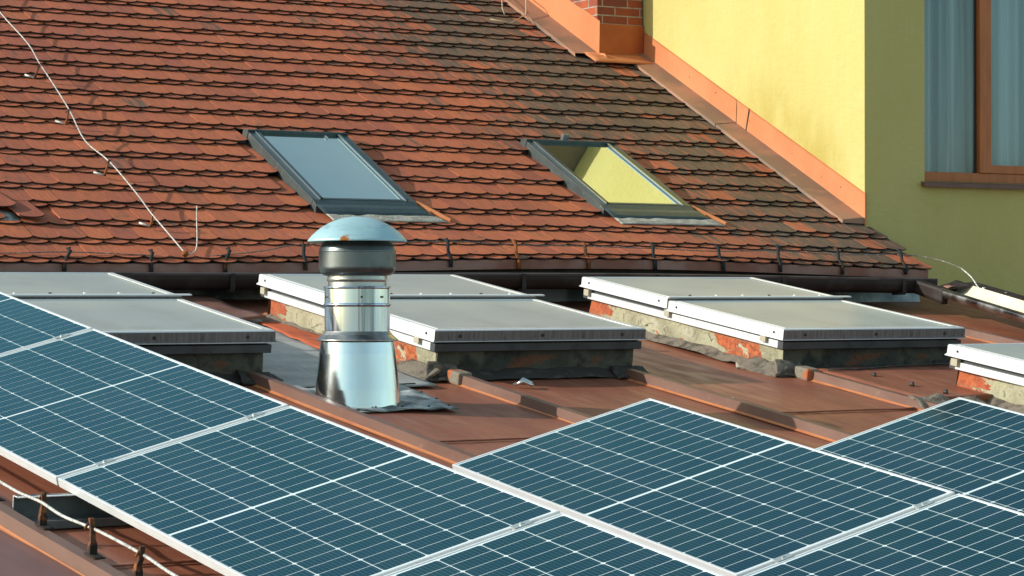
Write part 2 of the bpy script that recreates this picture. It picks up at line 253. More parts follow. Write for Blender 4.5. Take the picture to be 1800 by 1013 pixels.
def cell_material():
    m = bpy.data.materials.new('solar_cell'); m.use_nodes = True; nt = m.node_tree; b = nt.nodes['Principled BSDF']
    n = noise(nt, 2.2, O1, 3, .3, .7)
    c = mixc(nt, n, (.002, .014, .031), (.002, .020, .028))
    tc = node(nt, 'ShaderNodeTexCoord'); sp = node(nt, 'ShaderNodeSeparateXYZ'); nt.links.new(tc.outputs['Object'], sp.inputs[0])
    fr = mth(nt, 'FRACT', mth(nt, 'MULTIPLY', sp.outputs[0], 1/.0169)); ln = mth(nt, 'LESS_THAN', fr, .09)
    c = mixc(nt, mth(nt, 'MULTIPLY', ln, .30), c, (.25, .42, .45))
    at = node(nt, 'ShaderNodeTexWhiteNoise', noise_dimensions='2D'); fl = node(nt, 'ShaderNodeVectorMath', operation='FLOOR')
    mp = node(nt, 'ShaderNodeMapping'); mp.inputs[3].default_value = (5.92, 11.7, 1); nt.links.new(tc.outputs['Object'], mp.inputs[0]); nt.links.new(mp.outputs[0], fl.inputs[0]); nt.links.new(fl.outputs[0], at.inputs[0])
    c = mixc(nt, mth(nt, 'MULTIPLY', at.outputs[0], .3), c, (.003, .018, .056))
    dust = noise(nt, 3.5, (1, .6, 1), 6, .35, .75); c = mixc(nt, mth(nt, 'MULTIPLY', dust, .035), c, (.25, .36, .36))
    nt.links.new(c, b.inputs['Base Color']); b.inputs['Roughness'].default_value = .5
    b.inputs['Specular IOR Level'].default_value = .0
    # blue-green anti-reflex coated cover glass
    out = [n for n in nt.nodes if n.type == 'OUTPUT_MATERIAL'][0]; g = node(nt, 'ShaderNodeBsdfGlossy'); g.inputs['Color'].default_value = (.40, .84, .92, 1)
    rr = node(nt, 'ShaderNodeMapRange'); rr.inputs[3].default_value = .05; rr.inputs[4].default_value = .13; nt.links.new(noise(nt, 1.7, (1, .5, 1), 5, .3, .7), rr.inputs[0]); nt.links.new(rr.outputs[0], g.inputs['Roughness'])
    fr = node(nt, 'ShaderNodeFresnel'); fr.inputs['IOR'].default_value = 1.47; mx = node(nt, 'ShaderNodeMixShader'); nt.links.new(fr.outputs[0], mx.inputs[0]); nt.links.new(b.outputs[0], mx.inputs[1]); nt.links.new(g.outputs[0], mx.inputs[2]); nt.links.new(mx.outputs[0], out.inputs[0])
    return m
MT['cell'] = cell_material()
MT['backsheet'] = M('white_backsheet', (.82, .92, .92), (), .5, coat=1., coat_rough=.07)

# ------------------------------------------------------------------ mesh builders
class MB:
    def __init__(s): s.v = []; s.f = []; s.m = []; s.smooth = []
    def add(s, vs, fs, mi=0, smooth=False):
        b = len(s.v); s.v += [tuple(v) for v in vs]
        for f in fs: s.f.append([b+i for i in f]); s.m.append(mi); s.smooth.append(smooth)
        return s
    def weld(s):
        key = {}; idx = []; nv = []
        for v in s.v:
            k = (round(v[0], 5), round(v[1], 5), round(v[2], 5))
            if k not in key: key[k] = len(nv); nv.append(v)
            idx.append(key[k])
        F, Mi, Sm = [], [], []
        for f, m, sm in zip(s.f, s.m, s.smooth):
            g = []
            for i in f:
                if idx[i] not in g: g.append(idx[i])
            if len(g) > 2: F.append(g); Mi.append(m); Sm.append(sm)
        s.v, s.f, s.m, s.smooth = nv, F, Mi, Sm
    def pieces(s):
        s.weld(); par = list(range(len(s.v)))
        def find(a):
            while par[a] != a: par[a] = par[par[a]]; a = par[a]
            return a
        for f in s.f:
            for i in f[1:]: par[find(i)] = find(f[0])
        out = {}
        for f, m, sm in zip(s.f, s.m, s.smooth):
            r = find(f[0]); p = out.setdefault(r, (MB(), {})); mb, mp = p; g = []
            for i in f:
                if i not in mp: mp[i] = len(mb.v); mb.v.append(s.v[i])
                g.append(mp[i])
            mb.f.append(g); mb.m.append(m); mb.smooth.append(sm)
        return [p[0] for p in out.values()]
    def each(s, name, mats, parent=None, bevel=0., matrix=None):
        return [p.build(name, mats, parent, bevel, matrix) for p in s.pieces()]
    def box(s, x0, x1, y0, y1, z0, z1, mi=0, sides=None):
        v = [(x, y, z) for z in (z0, z1) for y in (y0, y1) for x in (x0, x1)]
        fs = {'b': (0, 2, 3, 1), 't': (4, 5, 7, 6), 'f': (0, 1, 5, 4), 'k': (2, 6, 7, 3), 'l': (0, 4, 6, 2), 'r': (1, 3, 7, 5)}
        for k, f in fs.items():
            mm = mi
            if sides and k in sides: mm = sides[k]
            s.add([v[i] for i in f], [(0, 1, 2, 3)], mm)
        return s
    def hexa(s, p, mi=0, sides=None):   # p: 4 bottom (ccw) + 4 top
        fs = {'b': (3, 2, 1, 0), 't': (4, 5, 6, 7), 'f': (0, 1, 5, 4), 'r': (1, 2, 6, 5), 'k': (2, 3, 7, 6), 'l': (3, 0, 4, 7)}
        for k, f in fs.items(): s.add([p[i] for i in f], [(0, 1, 2, 3)], (sides or {}).get(k, mi))
        return s
    def prism(s, prof, a, b, ax=0, mi=0, caps=True, smooth=False, close=True):
        """profile of (u,w) extruded along axis ax from a to b"""
        def P(t, u, w):
            return (t, u, w) if ax == 0 else ((u, t, w) if ax == 1 else (u, w, t))
        n = len(prof); vs = [P(a, *q) for q in prof] + [P(b, *q) for q in prof]
        fs = [(i, (i+1) % n, n+(i+1) % n, n+i) for i in range(n if close else n-1)]
        s.add(vs, fs, mi, smooth)
        if caps and close: s.add(vs, [tuple(range(n))[::-1], tuple(range(n, 2*n))], mi)
        return s
    def tube(s, pts, r, seg=8, mi=0, caps=True):
        pts = [Vector(p) for p in pts]; n = len(pts); vs = []
        up = V(0, 0, 1); prevx = None
        for i, p in enumerate(pts):
            t = (pts[min(i+1, n-1)] - pts[max(i-1, 0)]).normalized()
            x = t.cross(up) if prevx is None else prevx - t*prevx.dot(t)
            if x.length < 1e-4: x = t.cross(V(1, 0, 0))
            x.normalize(); prevx = x; y = t.cross(x)
            rr = r[i] if isinstance(r, (list, tuple)) else r
            for k in range(seg):
                a = 2*math.pi*k/seg; vs.append(p + x*math.cos(a)*rr + y*math.sin(a)*rr)
        fs = [(i*seg+k, i*seg+(k+1) % seg, (i+1)*seg+(k+1) % seg, (i+1)*seg+k) for i in range(n-1) for k in range(seg)]
        s.add(vs, fs, mi, True)
        if caps: s.add(vs, [tuple(range(seg))[::-1], tuple(range((n-1)*seg, n*seg))], mi)
        return s
    def lathe(s, prof, seg=64, mi=0, wob=0., c=(0, 0)):
        vs = []; pf = [prof[0]]
        for (r0, z0), (r1, z1) in zip(prof, prof[1:]):      # holding loops keep the straight runs straight under smooth shading
            L = math.hypot(r1-r0, z1-z0)
            if L > .012: pf += [(r0+(r1-r0)*t, z0+(z1-z0)*t) for t in (.002/L, 1-.002/L)]
            pf.append((r1, z1))
        prof = pf
        for j, (r, z) in enumerate(prof):
            for k in range(seg):
                a = 2*math.pi*k/seg; rr = r*(1+wob*math.sin(a*3+z*4)+wob*.35*math.sin(a*7-z*5)); vs.append((c[0]+rr*math.cos(a), c[1]+rr*math.sin(a), z))
        fs = [(i*seg+k, i*seg+(k+1) % seg, (i+1)*seg+(k+1) % seg, (i+1)*seg+k) for i in range(len(prof)-1) for k in range(seg)]
        return s.add(vs, fs, mi, True)
    def sheet(s, quad, nx, ny, amp=0., sc=3., mi=0, thick=0., smooth=True, seed=0):
        a, b, c, d = [Vector(q) for q in quad]; n = (b-a).cross(d-a).normalized(); vs = []
        for j in range(ny+1):
            for i in range(nx+1):
                u, w_ = i/nx, j/ny; p = (a*(1-u)+b*u)*(1-w_) + (d*(1-u)+c*u)*w_
                if amp: p = p + n*amp*mnoise.noise(p*sc+V(seed, seed*2, 0))
                vs.append(p)
        fs = [(j*(nx+1)+i, j*(nx+1)+i+1, (j+1)*(nx+1)+i+1, (j+1)*(nx+1)+i) for j in range(ny) for i in range(nx)]
        s.add(vs, fs, mi, smooth)
        if thick:
            edge = [i for i in range(nx+1)] + [(j+1)*(nx+1)-1 for j in range(1, ny+1)] + [ny*(nx+1)+i for i in range(nx-1, -1, -1)] + [j*(nx+1) for j in range(ny-1, 0, -1)]
            top = [vs[i] for i in edge]; bot = [p - n*thick for p in top]; m_ = len(top)
            s.add(top+bot, [(i, m_+i, m_+(i+1) % m_, (i+1) % m_) for i in range(m_)], mi)
        return s
    def blob(s, c, r, amp=.25, mi=0, seed=0, seg=14, rings=9):
        vs = []
        for j in range(rings+1):
            th = math.pi*j/rings
            for k in range(seg):
                a = 2*math.pi*k/seg; d = V(math.sin(th)*math.cos(a), math.sin(th)*math.sin(a), math.cos(th))
                q = 1+amp*mnoise.noise(d*1.7+V(seed, 0, 0))+amp*.5*mnoise.noise(d*4+V(0, seed, 0)); vs.append((c[0]+d.x*r[0]*q, c[1]+d.y*r[1]*q, c[2]+d.z*r[2]*q))
        return s.add(vs, [(j*seg+k, (j+1)*seg+k, (j+1)*seg+(k+1) % seg, j*seg+(k+1) % seg) for j in range(rings) for k in range(seg)], mi, True)
    def build(s, name, mats, parent=None, bevel=0., matrix=None):
        s.weld(); me = bpy.data.meshes.new(name); me.from_pydata(s.v, [], s.f); me.polygons.foreach_set('material_index', s.m); me.polygons.foreach_set('use_smooth', s.smooth)
        for m in (mats if isinstance(mats, (list, tuple)) else [mats]): me.materials.append(MT[m])
        me.update(); o = bpy.data.objects.new(name, me); COL.objects.link(o)
        if parent: o.parent = parent
        if matrix: o.matrix_world = matrix
        if bevel:
            bv = o.modifiers.new('bevel', 'BEVEL'); bv.width = bevel; bv.segments = 2; bv.limit_method = 'ANGLE'; bv.angle_limit = R_(40)
        return o
def tag(o, label=None, cat=None, group=None, kind=None):
    if label: o['label'] = label
    if cat: o['category'] = cat
    if group: o['group'] = group
    if kind: o['kind'] = kind
    return o
def thing(name, label, cat, frame, at=(0, 0, 0), group=None):
    o = bpy.data.objects.new(name, None); COL.objects.link(o); o.empty_display_size = .1
    o.matrix_world = frame.mat(*at); return tag(o, label, cat, group)
def copy_tree(o, parent=None):
    c = o.copy(); COL.objects.link(c)
    if parent: c.parent = parent
    for ch in list(o.children): copy_tree(ch, c)
    return c
def disc(mb, c, n, r, h, mi=0, seg=10):   # small screw head: axis n
    n = Vector(n).normalized(); x = n.orthogonal().normalized(); y = n.cross(x); c = Vector(c)
    a = [c + (x*math.cos(2*math.pi*k/seg)+y*math.sin(2*math.pi*k/seg))*r for k in range(seg)]; b = [p*1 + n*h for p in a]
    b = [c + n*h + (p-c-n*h)*.8 for p in b]
    mb.add(a+b, [(k, (k+1) % seg, seg+(k+1) % seg, seg+k) for k in range(seg)] + [tuple(range(seg, 2*seg))], mi)

# ------------------------------------------------------------------ setting
g = MB(); g.sheet([(-2500, -2500, 0), (2500, -2500, 0), (2500, 2500, 0), (-2500, 2500, 0)], 8, 8); go = g.build('ground', 'ground'); tag(go, kind='structure')

# ------------------------------------------------------------------ the low metal roofed building
low = thing('low_building', 'low building under a gently sloping rust red sheet metal roof with raised seams', 'building', RF)
mb = MB(); mb.sheet([(-5, -6, 0), (11.5, -6, 0), (11.5, 6.3, 0), (-5, 6.3, 0)], 165, 123, .010, 1.3, thick=.03); mb.build('roof', 'metal_roof', low)
RIBS = [-.31, .86, 2.16, 3.33, 4.47, 5.64, 6.9, 8.1]
for i, x in enumerate(RIBS):
    y0, y1 = -6, {2: 2.62, 3: 2.78, 4: 2.74, 5: 2.64}.get(i, 6.2)
    if i in (2,): y1 = 2.95
    mb = MB(); n = 24; hw = .026 if i else .030; hh = .058 if i else .064
    sec = [(-hw-.018, .002), (-hw-.006, .006), (-hw, .010), (-hw+.004, hh), (hw-.004, hh), (hw, .010), (hw+.02, .002)]
    vs = []; 
    for k in range(n+1):
        y = y0+(y1-y0)*k/n; dx = .006*mnoise.noise(V(x, y*.9, 0)); dz = .004*mnoise.noise(V(x, y*1.3, 5))
        for q in sec: vs.append((x+q[0]+dx, y, q[1]+dz))
    m_ = len(sec); fs = [(k*m_+j, k*m_+j+1, (k+1)*m_+j+1, (k+1)*m_+j) for k in range(n) for j in range(m_-1)]
    for k in range(n):
        for j in range(m_-1): mb.add([vs[t] for t in (k*m_+j, k*m_+j+1, (k+1)*m_+j+1, (k+1)*m_+j)], [(0, 3, 2, 1)], 1 if j < 2 else 0)
    mb.add([vs[n*m_+j] for j in range(m_)], [tuple(range(m_))], 0); mb.add([vs[j] for j in range(m_)], [tuple(range(m_))[::-1]], 0)
    mb.build('roof_seam', ['seam', 'seam_base'], low)
mb = MB(); mb.box(-4.9, 11.4, -5.9, 6.2, -9.0, -.035); mb.build('wall', 'housewall', low)
# cross folds in the sheeting
mb = MB()
for x0, x1, y in ((-.26, .82, .02), (-.26, .82, -.93), (4.5, 5.6, 1.55), (5.68, 6.86, 2.45), (2.2, 3.3, 1.1)):
    mb.sheet([(x0, y, .012), (x1, y+.01, .012), (x1, y+.03, .016), (x0, y+.02, .016)], 12, 1, .003, 6, thick=.006)
mb.each('cross_fold', 'metal_roof', low)
# grey sheet bay with red primed strip, beside the left hatch and vent
mb = MB(); mb.sheet([(2.215, 2.62, .018), (3.12, 2.55, .018), (3.24, 5.2, .020), (2.215, 5.2, .020)], 24, 44, .014, 2.2, thick=.006)
mb.build('zinc_bay_sheet', 'greysheet', low)
mb = MB(); mb.sheet([(3.00, 3.60, .034), (3.245, 3.2, .034), (3.25, 4.75, .038), (3.11, 4.75, .036)], 6, 24, .010, 5, thick=.005); mb.build('red_strip', 'rustred', low)
# lifted brown sheet and dark gap behind the left hatch
mb = MB(); mb.sheet([(2.62, 4.60, .055), (3.16, 4.74, .075), (3.2, 5.75, .06), (2.55, 5.75, .05)], 14, 14, .03, 2.2, thick=.012); mb.build('lifted_sheet', 'brown_sheet', low)
mb = MB(); mb.sheet([(-4.9, -5.9, .012), (-.365, -5.9, .012), (-.365, 6.1, .012), (-4.9, 6.1, .012)], 60, 80, .010, 1.3); mb.build('oxide_bay_sheet', 'oxide', low)  # added sheet; its colour stands in for shade and reflection on this bay
# raised sheet step right of the third hatch
mb = MB()
mb.sheet([(5.70, 1.60, .058), (6.95, 1.72, .058), (6.95, 2.63, .062), (5.68, 2.62, .062)], 20, 14, .012, 2.5, thick=.05)
mb.build('raised_sheet', 'metal_roof', low)
for bx, by in ((5.90, 2.32), (5.92, 2.0), (5.95, 1.74), (6.55, 1.95)):
    mb = MB(); mb.blob((bx, by, .067), (.014, .02, .012), .5, seed=bx*9+by); mb.build('sheet_fixing', 'screw', low)
mb = MB(); mb.tube([(5.70, 2.50, .070), (5.9, 2.50, .070), (6.2, 2.56, .072), (6.6, 2.60, .075), (6.9, 2.55, .072)], .006, 6); mb.build('sealant_line', 'tar', low)
mb = MB(); mb.sheet([(5.54, 1.38, .012), (6.1, 1.40, .012), (6.05, 1.60, .06), (5.58, 1.62, .075)], 26, 10, .03, 9, seed=9, thick=.01); mb.build('draped_flashing', 'mortar', low)

# ------------------------------------------------------------------ roof hatches
def hatch(label, x0, y0, x1=None, ln=2.2, wd=1.38, split=1.2, h=.28, two=True, seed=0):
    t = thing('roof_hatch', label, 'skylight', RF, (x0, y0, 0), 'glazed roof hatches on plastered curbs')
    ci = .045
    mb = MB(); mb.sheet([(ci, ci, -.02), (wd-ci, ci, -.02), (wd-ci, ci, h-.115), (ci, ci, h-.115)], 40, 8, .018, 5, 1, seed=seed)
    mb.sheet([(ci, ln-ci, -.02), (ci, ci, -.02), (ci, ci, h-.115), (ci, ln-ci, h-.115)], 60, 8, .020, 4, 0, seed=seed)
    mb.sheet([(wd-ci, ci, -.02), (wd-ci, ln-ci, -.02), (wd-ci, ln-ci, h-.115), (wd-ci, ci, h-.115)], 60, 8, .018, 4, 0, seed=seed)
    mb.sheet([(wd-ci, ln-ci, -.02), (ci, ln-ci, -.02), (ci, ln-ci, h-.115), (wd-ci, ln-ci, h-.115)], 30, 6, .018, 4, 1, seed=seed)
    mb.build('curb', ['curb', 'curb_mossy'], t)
    # lower rail: slim gutter profile round the curb
    mb = MB(); z0, z1 = h-.122, h-.078
    a, b = .012, .062
    mb.box(a, wd-a, a, b, z0, z1, 1); mb.box(a, wd-a, ln-b, ln-a, z0, z1, 1)
    mb.box(a, b, b+.0005, ln-b-.0005, z0, z1, 0); mb.box(wd-b, wd-a, b+.0005, ln-b-.0005, z0, z1, 0)
    mb.box(.03, wd-.03, .03, .05, z1+.001, h-.055, 1); mb.box(.03, .05, .052, ln-.05, z1+.001, h-.055, 1); mb.box(wd-.05, wd-.03, .052, ln-.05, z1+.001, h-.055, 1)
    mb.build('lower_rail', ['gutter_al', 'dark_al'], t, .003)
    def lid(nm, ya, yb, dz, strip):
        mb = MB(); top = h+dz; fw = .034
        prof_w = top-.062
        # outer rim as four mitred bars, skirt flares out slightly at its foot
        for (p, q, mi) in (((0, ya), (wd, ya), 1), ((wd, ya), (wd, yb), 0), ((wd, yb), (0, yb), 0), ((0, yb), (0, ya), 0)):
            px, py = p; qx, qy = q; dx, dy = qx-px, qy-py; L = math.hypot(dx, dy); dx /= L; dy /= L; nx, ny = dy, -dx     # outward
            def pt(base, sgn, off, z): return (base[0]-nx*off+dx*off*sgn, base[1]-ny*off+dy*off*sgn, z)
            sec = [(-.010, prof_w-.003), (-.010, prof_w+.001), (-.001, prof_w+.010), (0, top-.006), (.006, top), (fw-.004, top+.001), (fw, top-.004), (fw, prof_w+.01)]
            n = len(sec)
            A = [pt(p, 1, o, z) for o, z in sec]; B = [pt(q, -1, o, z) for o, z in sec]
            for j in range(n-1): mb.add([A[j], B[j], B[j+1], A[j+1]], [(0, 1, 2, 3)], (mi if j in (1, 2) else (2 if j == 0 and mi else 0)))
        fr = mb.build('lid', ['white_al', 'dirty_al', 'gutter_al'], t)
        gl = MB(); gl.sheet([(fw-.002, ya+fw-.002, top-.004), (wd-fw+.002, ya+fw-.002, top-.004), (wd-fw+.002, yb-fw+.002, top-.004), (fw-.002, yb-fw+.002, top-.004)], 12, 12, .006, 1.5, seed=seed+ya)
        gl.build('opal_pane', 'opal', fr)
        bd = MB(); i0, i1 = fw+.004, fw+.018
        for xa, xb_, yc, yd in ((i0, wd-i0, ya+i0, ya+i1), (i0, i1, ya+i1, yb-i0), (wd-i1, wd-i0, ya+i1, yb-i0)): bd.box(xa, xb_, yc, yd, top-.003, top+.003)
        bd.each('glazing_bead', 'opal_edge', fr)
        sc = MB()
        for xx in (.16, wd*.5, wd-.16): disc(sc, (xx, ya-.001, top-.034), (0, -1, 0), .010, .006)
        for yy in (ya+.09, yb-.09): disc(sc, (-.001, yy, top-.030), (-1, 0, 0), .008, .005); disc(sc, (wd+.001, yy, top-.03), (1, 0, 0), .008, .005)
        sc.each('screw', 'screw', fr)
        if strip:
            st = MB(); st.box(.0, wd+.055, ya-.018, ya+.016, top+.002, top+.010); st.build('cover_strip', 'white_al', fr, .002)
            sw = MB()
            for k in range(6): disc(sw, (.20+k*.205, ya+.045, top+.001), (0, 0, 1), .011, .012, 1 if (k+seed) % 3 else 0)
            sw.each('screw', ['screw', 'screw_white'], fr)
    lid('front', 0, split-.008, 0, False); lid('back', split+.008, ln, .014, True)
    hg = MB()
    for yy in (.16, split-.03, split+.9): hg.box(-.008, .022, yy, yy+.055, h-.100, h-.060)
    hg.each('hinge', 'debris', t)
    return t
h1 = hatch('grey hatch on the left, half hidden behind the left row of solar panels', .90, 2.83, seed=1)
h2 = hatch('middle hatch directly behind the steel vent pipe', 3.22, 2.79, seed=2)
h3 = hatch('right hatch with large orange brick patches on its sunlit curb side', 5.51, 2.70, seed=3)
h4 = hatch('hatch cut off by the right edge, its white rim close behind the corner solar panel', 6.17, -.19, seed=5)
for hx, hy, wd in ((3.22, 2.79, 1.38), (5.51, 2.70, 1.38), (.90, 2.83, 1.38), (6.17, -.19, 1.38)):
    mb = MB()
    mb.sheet([(hx-.05, hy-.06, .012), (hx+wd+.02, hy-.05, .012), (hx+wd, hy+.05, .05), (hx+.03, hy+.05, .06)], 30, 4, .016, 7, 0)
    mb.sheet([(hx-.03, hy+2.2, .012), (hx-.02, hy-.06, .012), (hx+.06, hy+.0, .055), (hx+.06, hy+2.2, .055)], 40, 4, .016, 7, 1)
    mb.build('curb_skirting', ['tar', 'mortar'], low)
    mb = MB(); mb.sheet([(hx-.06, hy-.045, .015), (hx+.17, hy-.075, .015), (hx+.17, hy+.045, .085), (hx-.01, hy+.05, .10)], 22, 10, .022, 11, seed=hx, thick=.012); mb.build('draped_flashing', 'mortar', low)
    mb = MB(); mb.sheet([(hx-.09, hy+.30, .012), (hx-.075, hy-.06, .012), (hx+.03, hy-.03, .07), (hx+.04, hy+.30, .07)], 12, 18, .020, 9, seed=hx+3, thick=.012); mb.build('draped_flashing', 'mortar', low)
    mb = MB(); mb.sheet([(hx+wd-.22, hy-.09, .012), (hx+wd+.05, hy-.12, .012), (hx+wd+.02, hy+.03, .06), (hx+wd-.2, hy+.04, .065)], 20, 8, .03, 9, seed=hx+5, thick=.01); mb.build('draped_flashing', 'tar', low)
    mb = MB(); mb.box(hx+.065, hx+.155, hy-.175, hy-.045, .0, .072, 0); mb.build('seam_end', 'seam_end', low, .012)

# ------------------------------------------------------------------ vent pipe
VB = RF.p(2.425, 2.146, .0)
VFm = Frame(VB, V(1, 0, 0), V(0, 1, 0))
vent = thing('vent_pipe', 'shiny stainless steel vent pipe with domed cap standing on the metal roof', 'vent', VFm)
mb = MB(); mb.lathe([(.226, -.05), (.222, .0), (.214, .08), (.205, .16), (.194, .26), (.184, .335), (.181, .345)], 96, wob=.004); mb.build('cone_base', 'steel', vent)
mb = MB(); mb.lathe([(.208, .325), (.210, .328), (.206, .334), (.180, .356), (.170, .370), (.168, .374)], 72, wob=.004); mb.build('rain_collar', 'steel_dull', vent)
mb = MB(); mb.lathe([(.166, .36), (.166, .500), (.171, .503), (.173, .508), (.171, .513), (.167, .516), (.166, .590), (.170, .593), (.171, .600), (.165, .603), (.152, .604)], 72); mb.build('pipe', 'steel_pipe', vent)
mb = MB(); mb.lathe([(.150, .598), (.148, .625), (.155, .632), (.152, .642), (.150, .665)], 72); mb.build('neck', 'steel_dull', vent)
mb = MB(); mb.lathe([(.152, .655), (.172, .660), (.187, .672), (.195, .69), (.196, .700), (.196, .776), (.198, .780), (.195, .785), (.188, .805), (.172, .828), (.150, .842), (.10, .845)], 72); mb.build('cowl', 'cowl', vent)
cp = [(.250, .829), (.253, .834), (.247, .842)]
Rc = (.25**2+.118**2)/(2*.118)
for k in range(1, 15):
    a = math.asin(.245/Rc)*(1-k/14); cp.append((max(Rc*math.sin(a), .0005), .958-Rc+Rc*math.cos(a)))
mb = MB(); mb.lathe(cp, 72, wob=.004); mb.lathe([(.250, .829), (.24, .838), (.15, .88), (.001, .90)], 72); mb.build('cap', 'cap', vent)
mb = MB()
for a in (3.6, 4.9, 5.6, 1.2): disc(mb, (.171*math.cos(a), .171*math.sin(a), .548), (math.cos(a), math.sin(a), 0), .006, .004)
mb.each('rivet', 'screw', vent)
def crinkled(quad, nx, ny, amp, sc, seed):
    mb = MB(); mb.sheet(quad, nx, ny, amp, sc, thick=.004, seed=seed); return mb
def toV(x, y, z): 
    p = RF.p(x, y, z)-VB; return (p.x, p.y, p.z)
mb = crinkled([toV(2.20, 1.89, .022), toV(2.86, 1.865, .022), toV(2.93, 2.60, .026), toV(2.215, 2.56, .026)], 46, 40, .018, 9, 3); mb.build('lead_flashing', 'lead', vent)
mb = MB()
for x, y in ((2.25, 1.91), (2.4, 1.905), (2.55, 1.9), (2.7, 1.895), (2.82, 1.9), (2.86, 2.1), (2.88, 2.3)): disc(mb, toV(x, y, .03), RF.z, .007, .006)
mb.each('nail', 'screw', vent)
mb = MB(); mb.tube([toV(2.86, 2.60, .02), toV(2.99, 2.56, .03)], .004, 6); mb.build('loose_strap', 'screw', vent)

# ------------------------------------------------------------------ solar panels
LD = V(-.5135, .8455, .1466).normalized()       # up-slope direction of the long side
SD = V(.8443, .4674, .2618).normalized()        # low edge -> high edge
PL, PW = 2.095, 1.038
ORG = [V(-.910, 11.0648, 9.635), V(.620, 12.0549, 9.6362), V(2.150, 12.9152, 9.616)]     # cell corner high/far
PZ = SD.cross(LD).normalized()
PFR = []
for o in ORG:
    base = o - SD*(1.011+.0135) - LD*(2.045+.025)       # low edge, near end corner
    PFR.append(Frame(base, SD, LD))
def make_panel():
    t = thing('solar_panel', 'x', 'solar panel', PFR[0])
    th = .035; mb = MB()
    for (p, q) in (((0, 0), (PW, 0)), ((PW, 0), (PW, PL)), ((PW, PL), (0, PL)), ((0, PL), (0, 0))):
        dx, dy = q[0]-p[0], q[1]-p[1]; L = math.hypot(dx, dy); dx /= L; dy /= L; nx, ny = dy, -dx
        sec = [(.030, -th), (0, -th), (0, -.001), (.001, 0), (.0105, 0), (.011, -.003)]
        A = [(p[0]-nx*o+dx*o, p[1]-ny*o+dy*o, z) for o, z in sec]; B = [(q[0]-nx*o-dx*o, q[1]-ny*o-dy*o, z) for o, z in sec]
        for j in range(len(sec)-1): mb.add([A[j], B[j], B[j+1], A[j+1]], [(0, 1, 2, 3)], 0)
    mb.build('frame', 'frame_al', t)
    mb = MB(); mb.add([(.0105, .0105, -.0032), (PW-.0105, .0105, -.0032), (PW-.0105, PL-.0105, -.0032), (.0105, PL-.0105, -.0032)], [(0, 1, 2, 3)], 1)
    mb.add([(.03, .03, -.008), (PW-.03, .03, -.008), (PW-.03, PL-.03, -.008), (.03, PL-.03, -.008)], [(3, 2, 1, 0)], 1)
    x0, y0 = .0135, .025; cw, ch, gx, gy, gm = .1654, .0804, .0036, .0044, .0145
    ch_ = .0075
    for c in range(6):
        for r in range(24):
            xa = x0 + c*(cw+gx); ya = y0 + r*(ch+gy) + (gm if r >= 12 else 0); xb, yb = xa+cw, ya+ch; z = -.0026
            k1 = ch_ if r % 2 == 0 else .0; k2 = ch_ if r % 2 == 1 else .0
            pts = []
            if k1: pts += [(xa, ya+k1, z), (xa+k1, ya, z), (xb-k1, ya, z), (xb, ya+k1, z)]
            else: pts += [(xa, ya, z), (xb, ya, z)]
            if k2: pts += [(xb, yb-k2, z), (xb-k2, yb, z), (xa+k2, yb, z), (xa, yb-k2, z)]
            else: pts += [(xb, yb, z), (xa, yb, z)]
            mb.add(pts, [tuple(range(len(pts)))], 0)
    mb.build('glass', ['cell', 'backsheet'], t)
    for cx in (.17, PW-.20):
        mb = MB(); mb.box(cx, cx+.075, -.021, -.0005, -.03, .0015); mb.box(cx, cx+.075, -.026, .008, .0016, .0045); disc(mb, (cx+.037, -.010, .0045), (0, 0, 1), .008, .006, 0)
        mb.build('clamp', 'frame_in', t)
    mb = MB(); mb.box(.004, PW-.004, -.022, -.0015, -.034, -.012); mb.build('joint_profile', 'frame_in', t)
    nv = V(RF.z.dot(SD), RF.z.dot(LD), RF.z.dot(PZ))
    for lx, ly, ln_ in ((PW-.05, .28, .345), (PW-.05, PL-.28, .345), (.34, .28, .16), (.34, PL-.28, .16)):
        a = V(lx, ly, -.034); b_ = a - nv*ln_; mb = MB(); mb.tube([a, b_], .017, 6); disc(mb, b_, -nv, .04, .006); mb.build('leg', 'frame_in', t)
    mb = MB(); mb.box(.42, .60, PL-.22, PL-.10, -.035, -.0085); mb.build('junction_box', 'screw', t)
    return t
PITCH = 2.118
rows = [(0, [2, 1, 0, -1], ['leftmost solar panel, only a corner of it in view at the left edge', 'second solar panel of the front row, below the left hatch', 'third solar panel of the front row, its lower corner above the rusty wire posts', 'solar panel cut off by the bottom edge in the middle']),
        (1, [0, -1], ['whole solar panel in the middle row, its corner pointing at the middle hatch', 'lower solar panel of the middle row, in the bottom right corner']),
        (2, [0], ['rear solar panel at the right edge, in front of the cracked hatch curb'])]
first = make_panel(); used = False
for r, ks, labs in rows:
    for k, lb in zip(ks, labs):
        o = first if not used else copy_tree(first); used = True
        o.matrix_world = PFR[r].mat(0, k*PITCH, 0); tag(o, lb, 'solar panel', 'solar panels in tilted rows')
# rails and legs that carry the rows
def rail(r, ky, label):
    f = PFR[r]; P0 = f.p(-.12, ky, 0); q = P0-RF.o; x = q.dot(RF.x); y = q.dot(RF.y)
    t = thing('mounting_rail', label, 'rail', RF, (x-.10, y, 0))
    mb = MB(); mb.prism([(0, .004), (.20, .004), (.20, .098), (.155, .098), (.155, .094), (.196, .094), (.196, .008), (.004, .008), (.004, .035), (0, .035)], 0, 1.36, 0); mb.build('channel', 'channel', t)
    mb = MB(); mb.tube([(0, .155, .098), (1.36, .155, .098)], .0035, 6); mb.tube([(0, .0, .034), (0, .0, .004), (0, .198, .004), (0, .198, .096), (0, .155, .098)], .0035, 6); mb.build('cut_edge', 'gutter_al', t)
    return t
rail(0, 1.80, 'aluminium channel poking out beside the rusty posts under the front row')

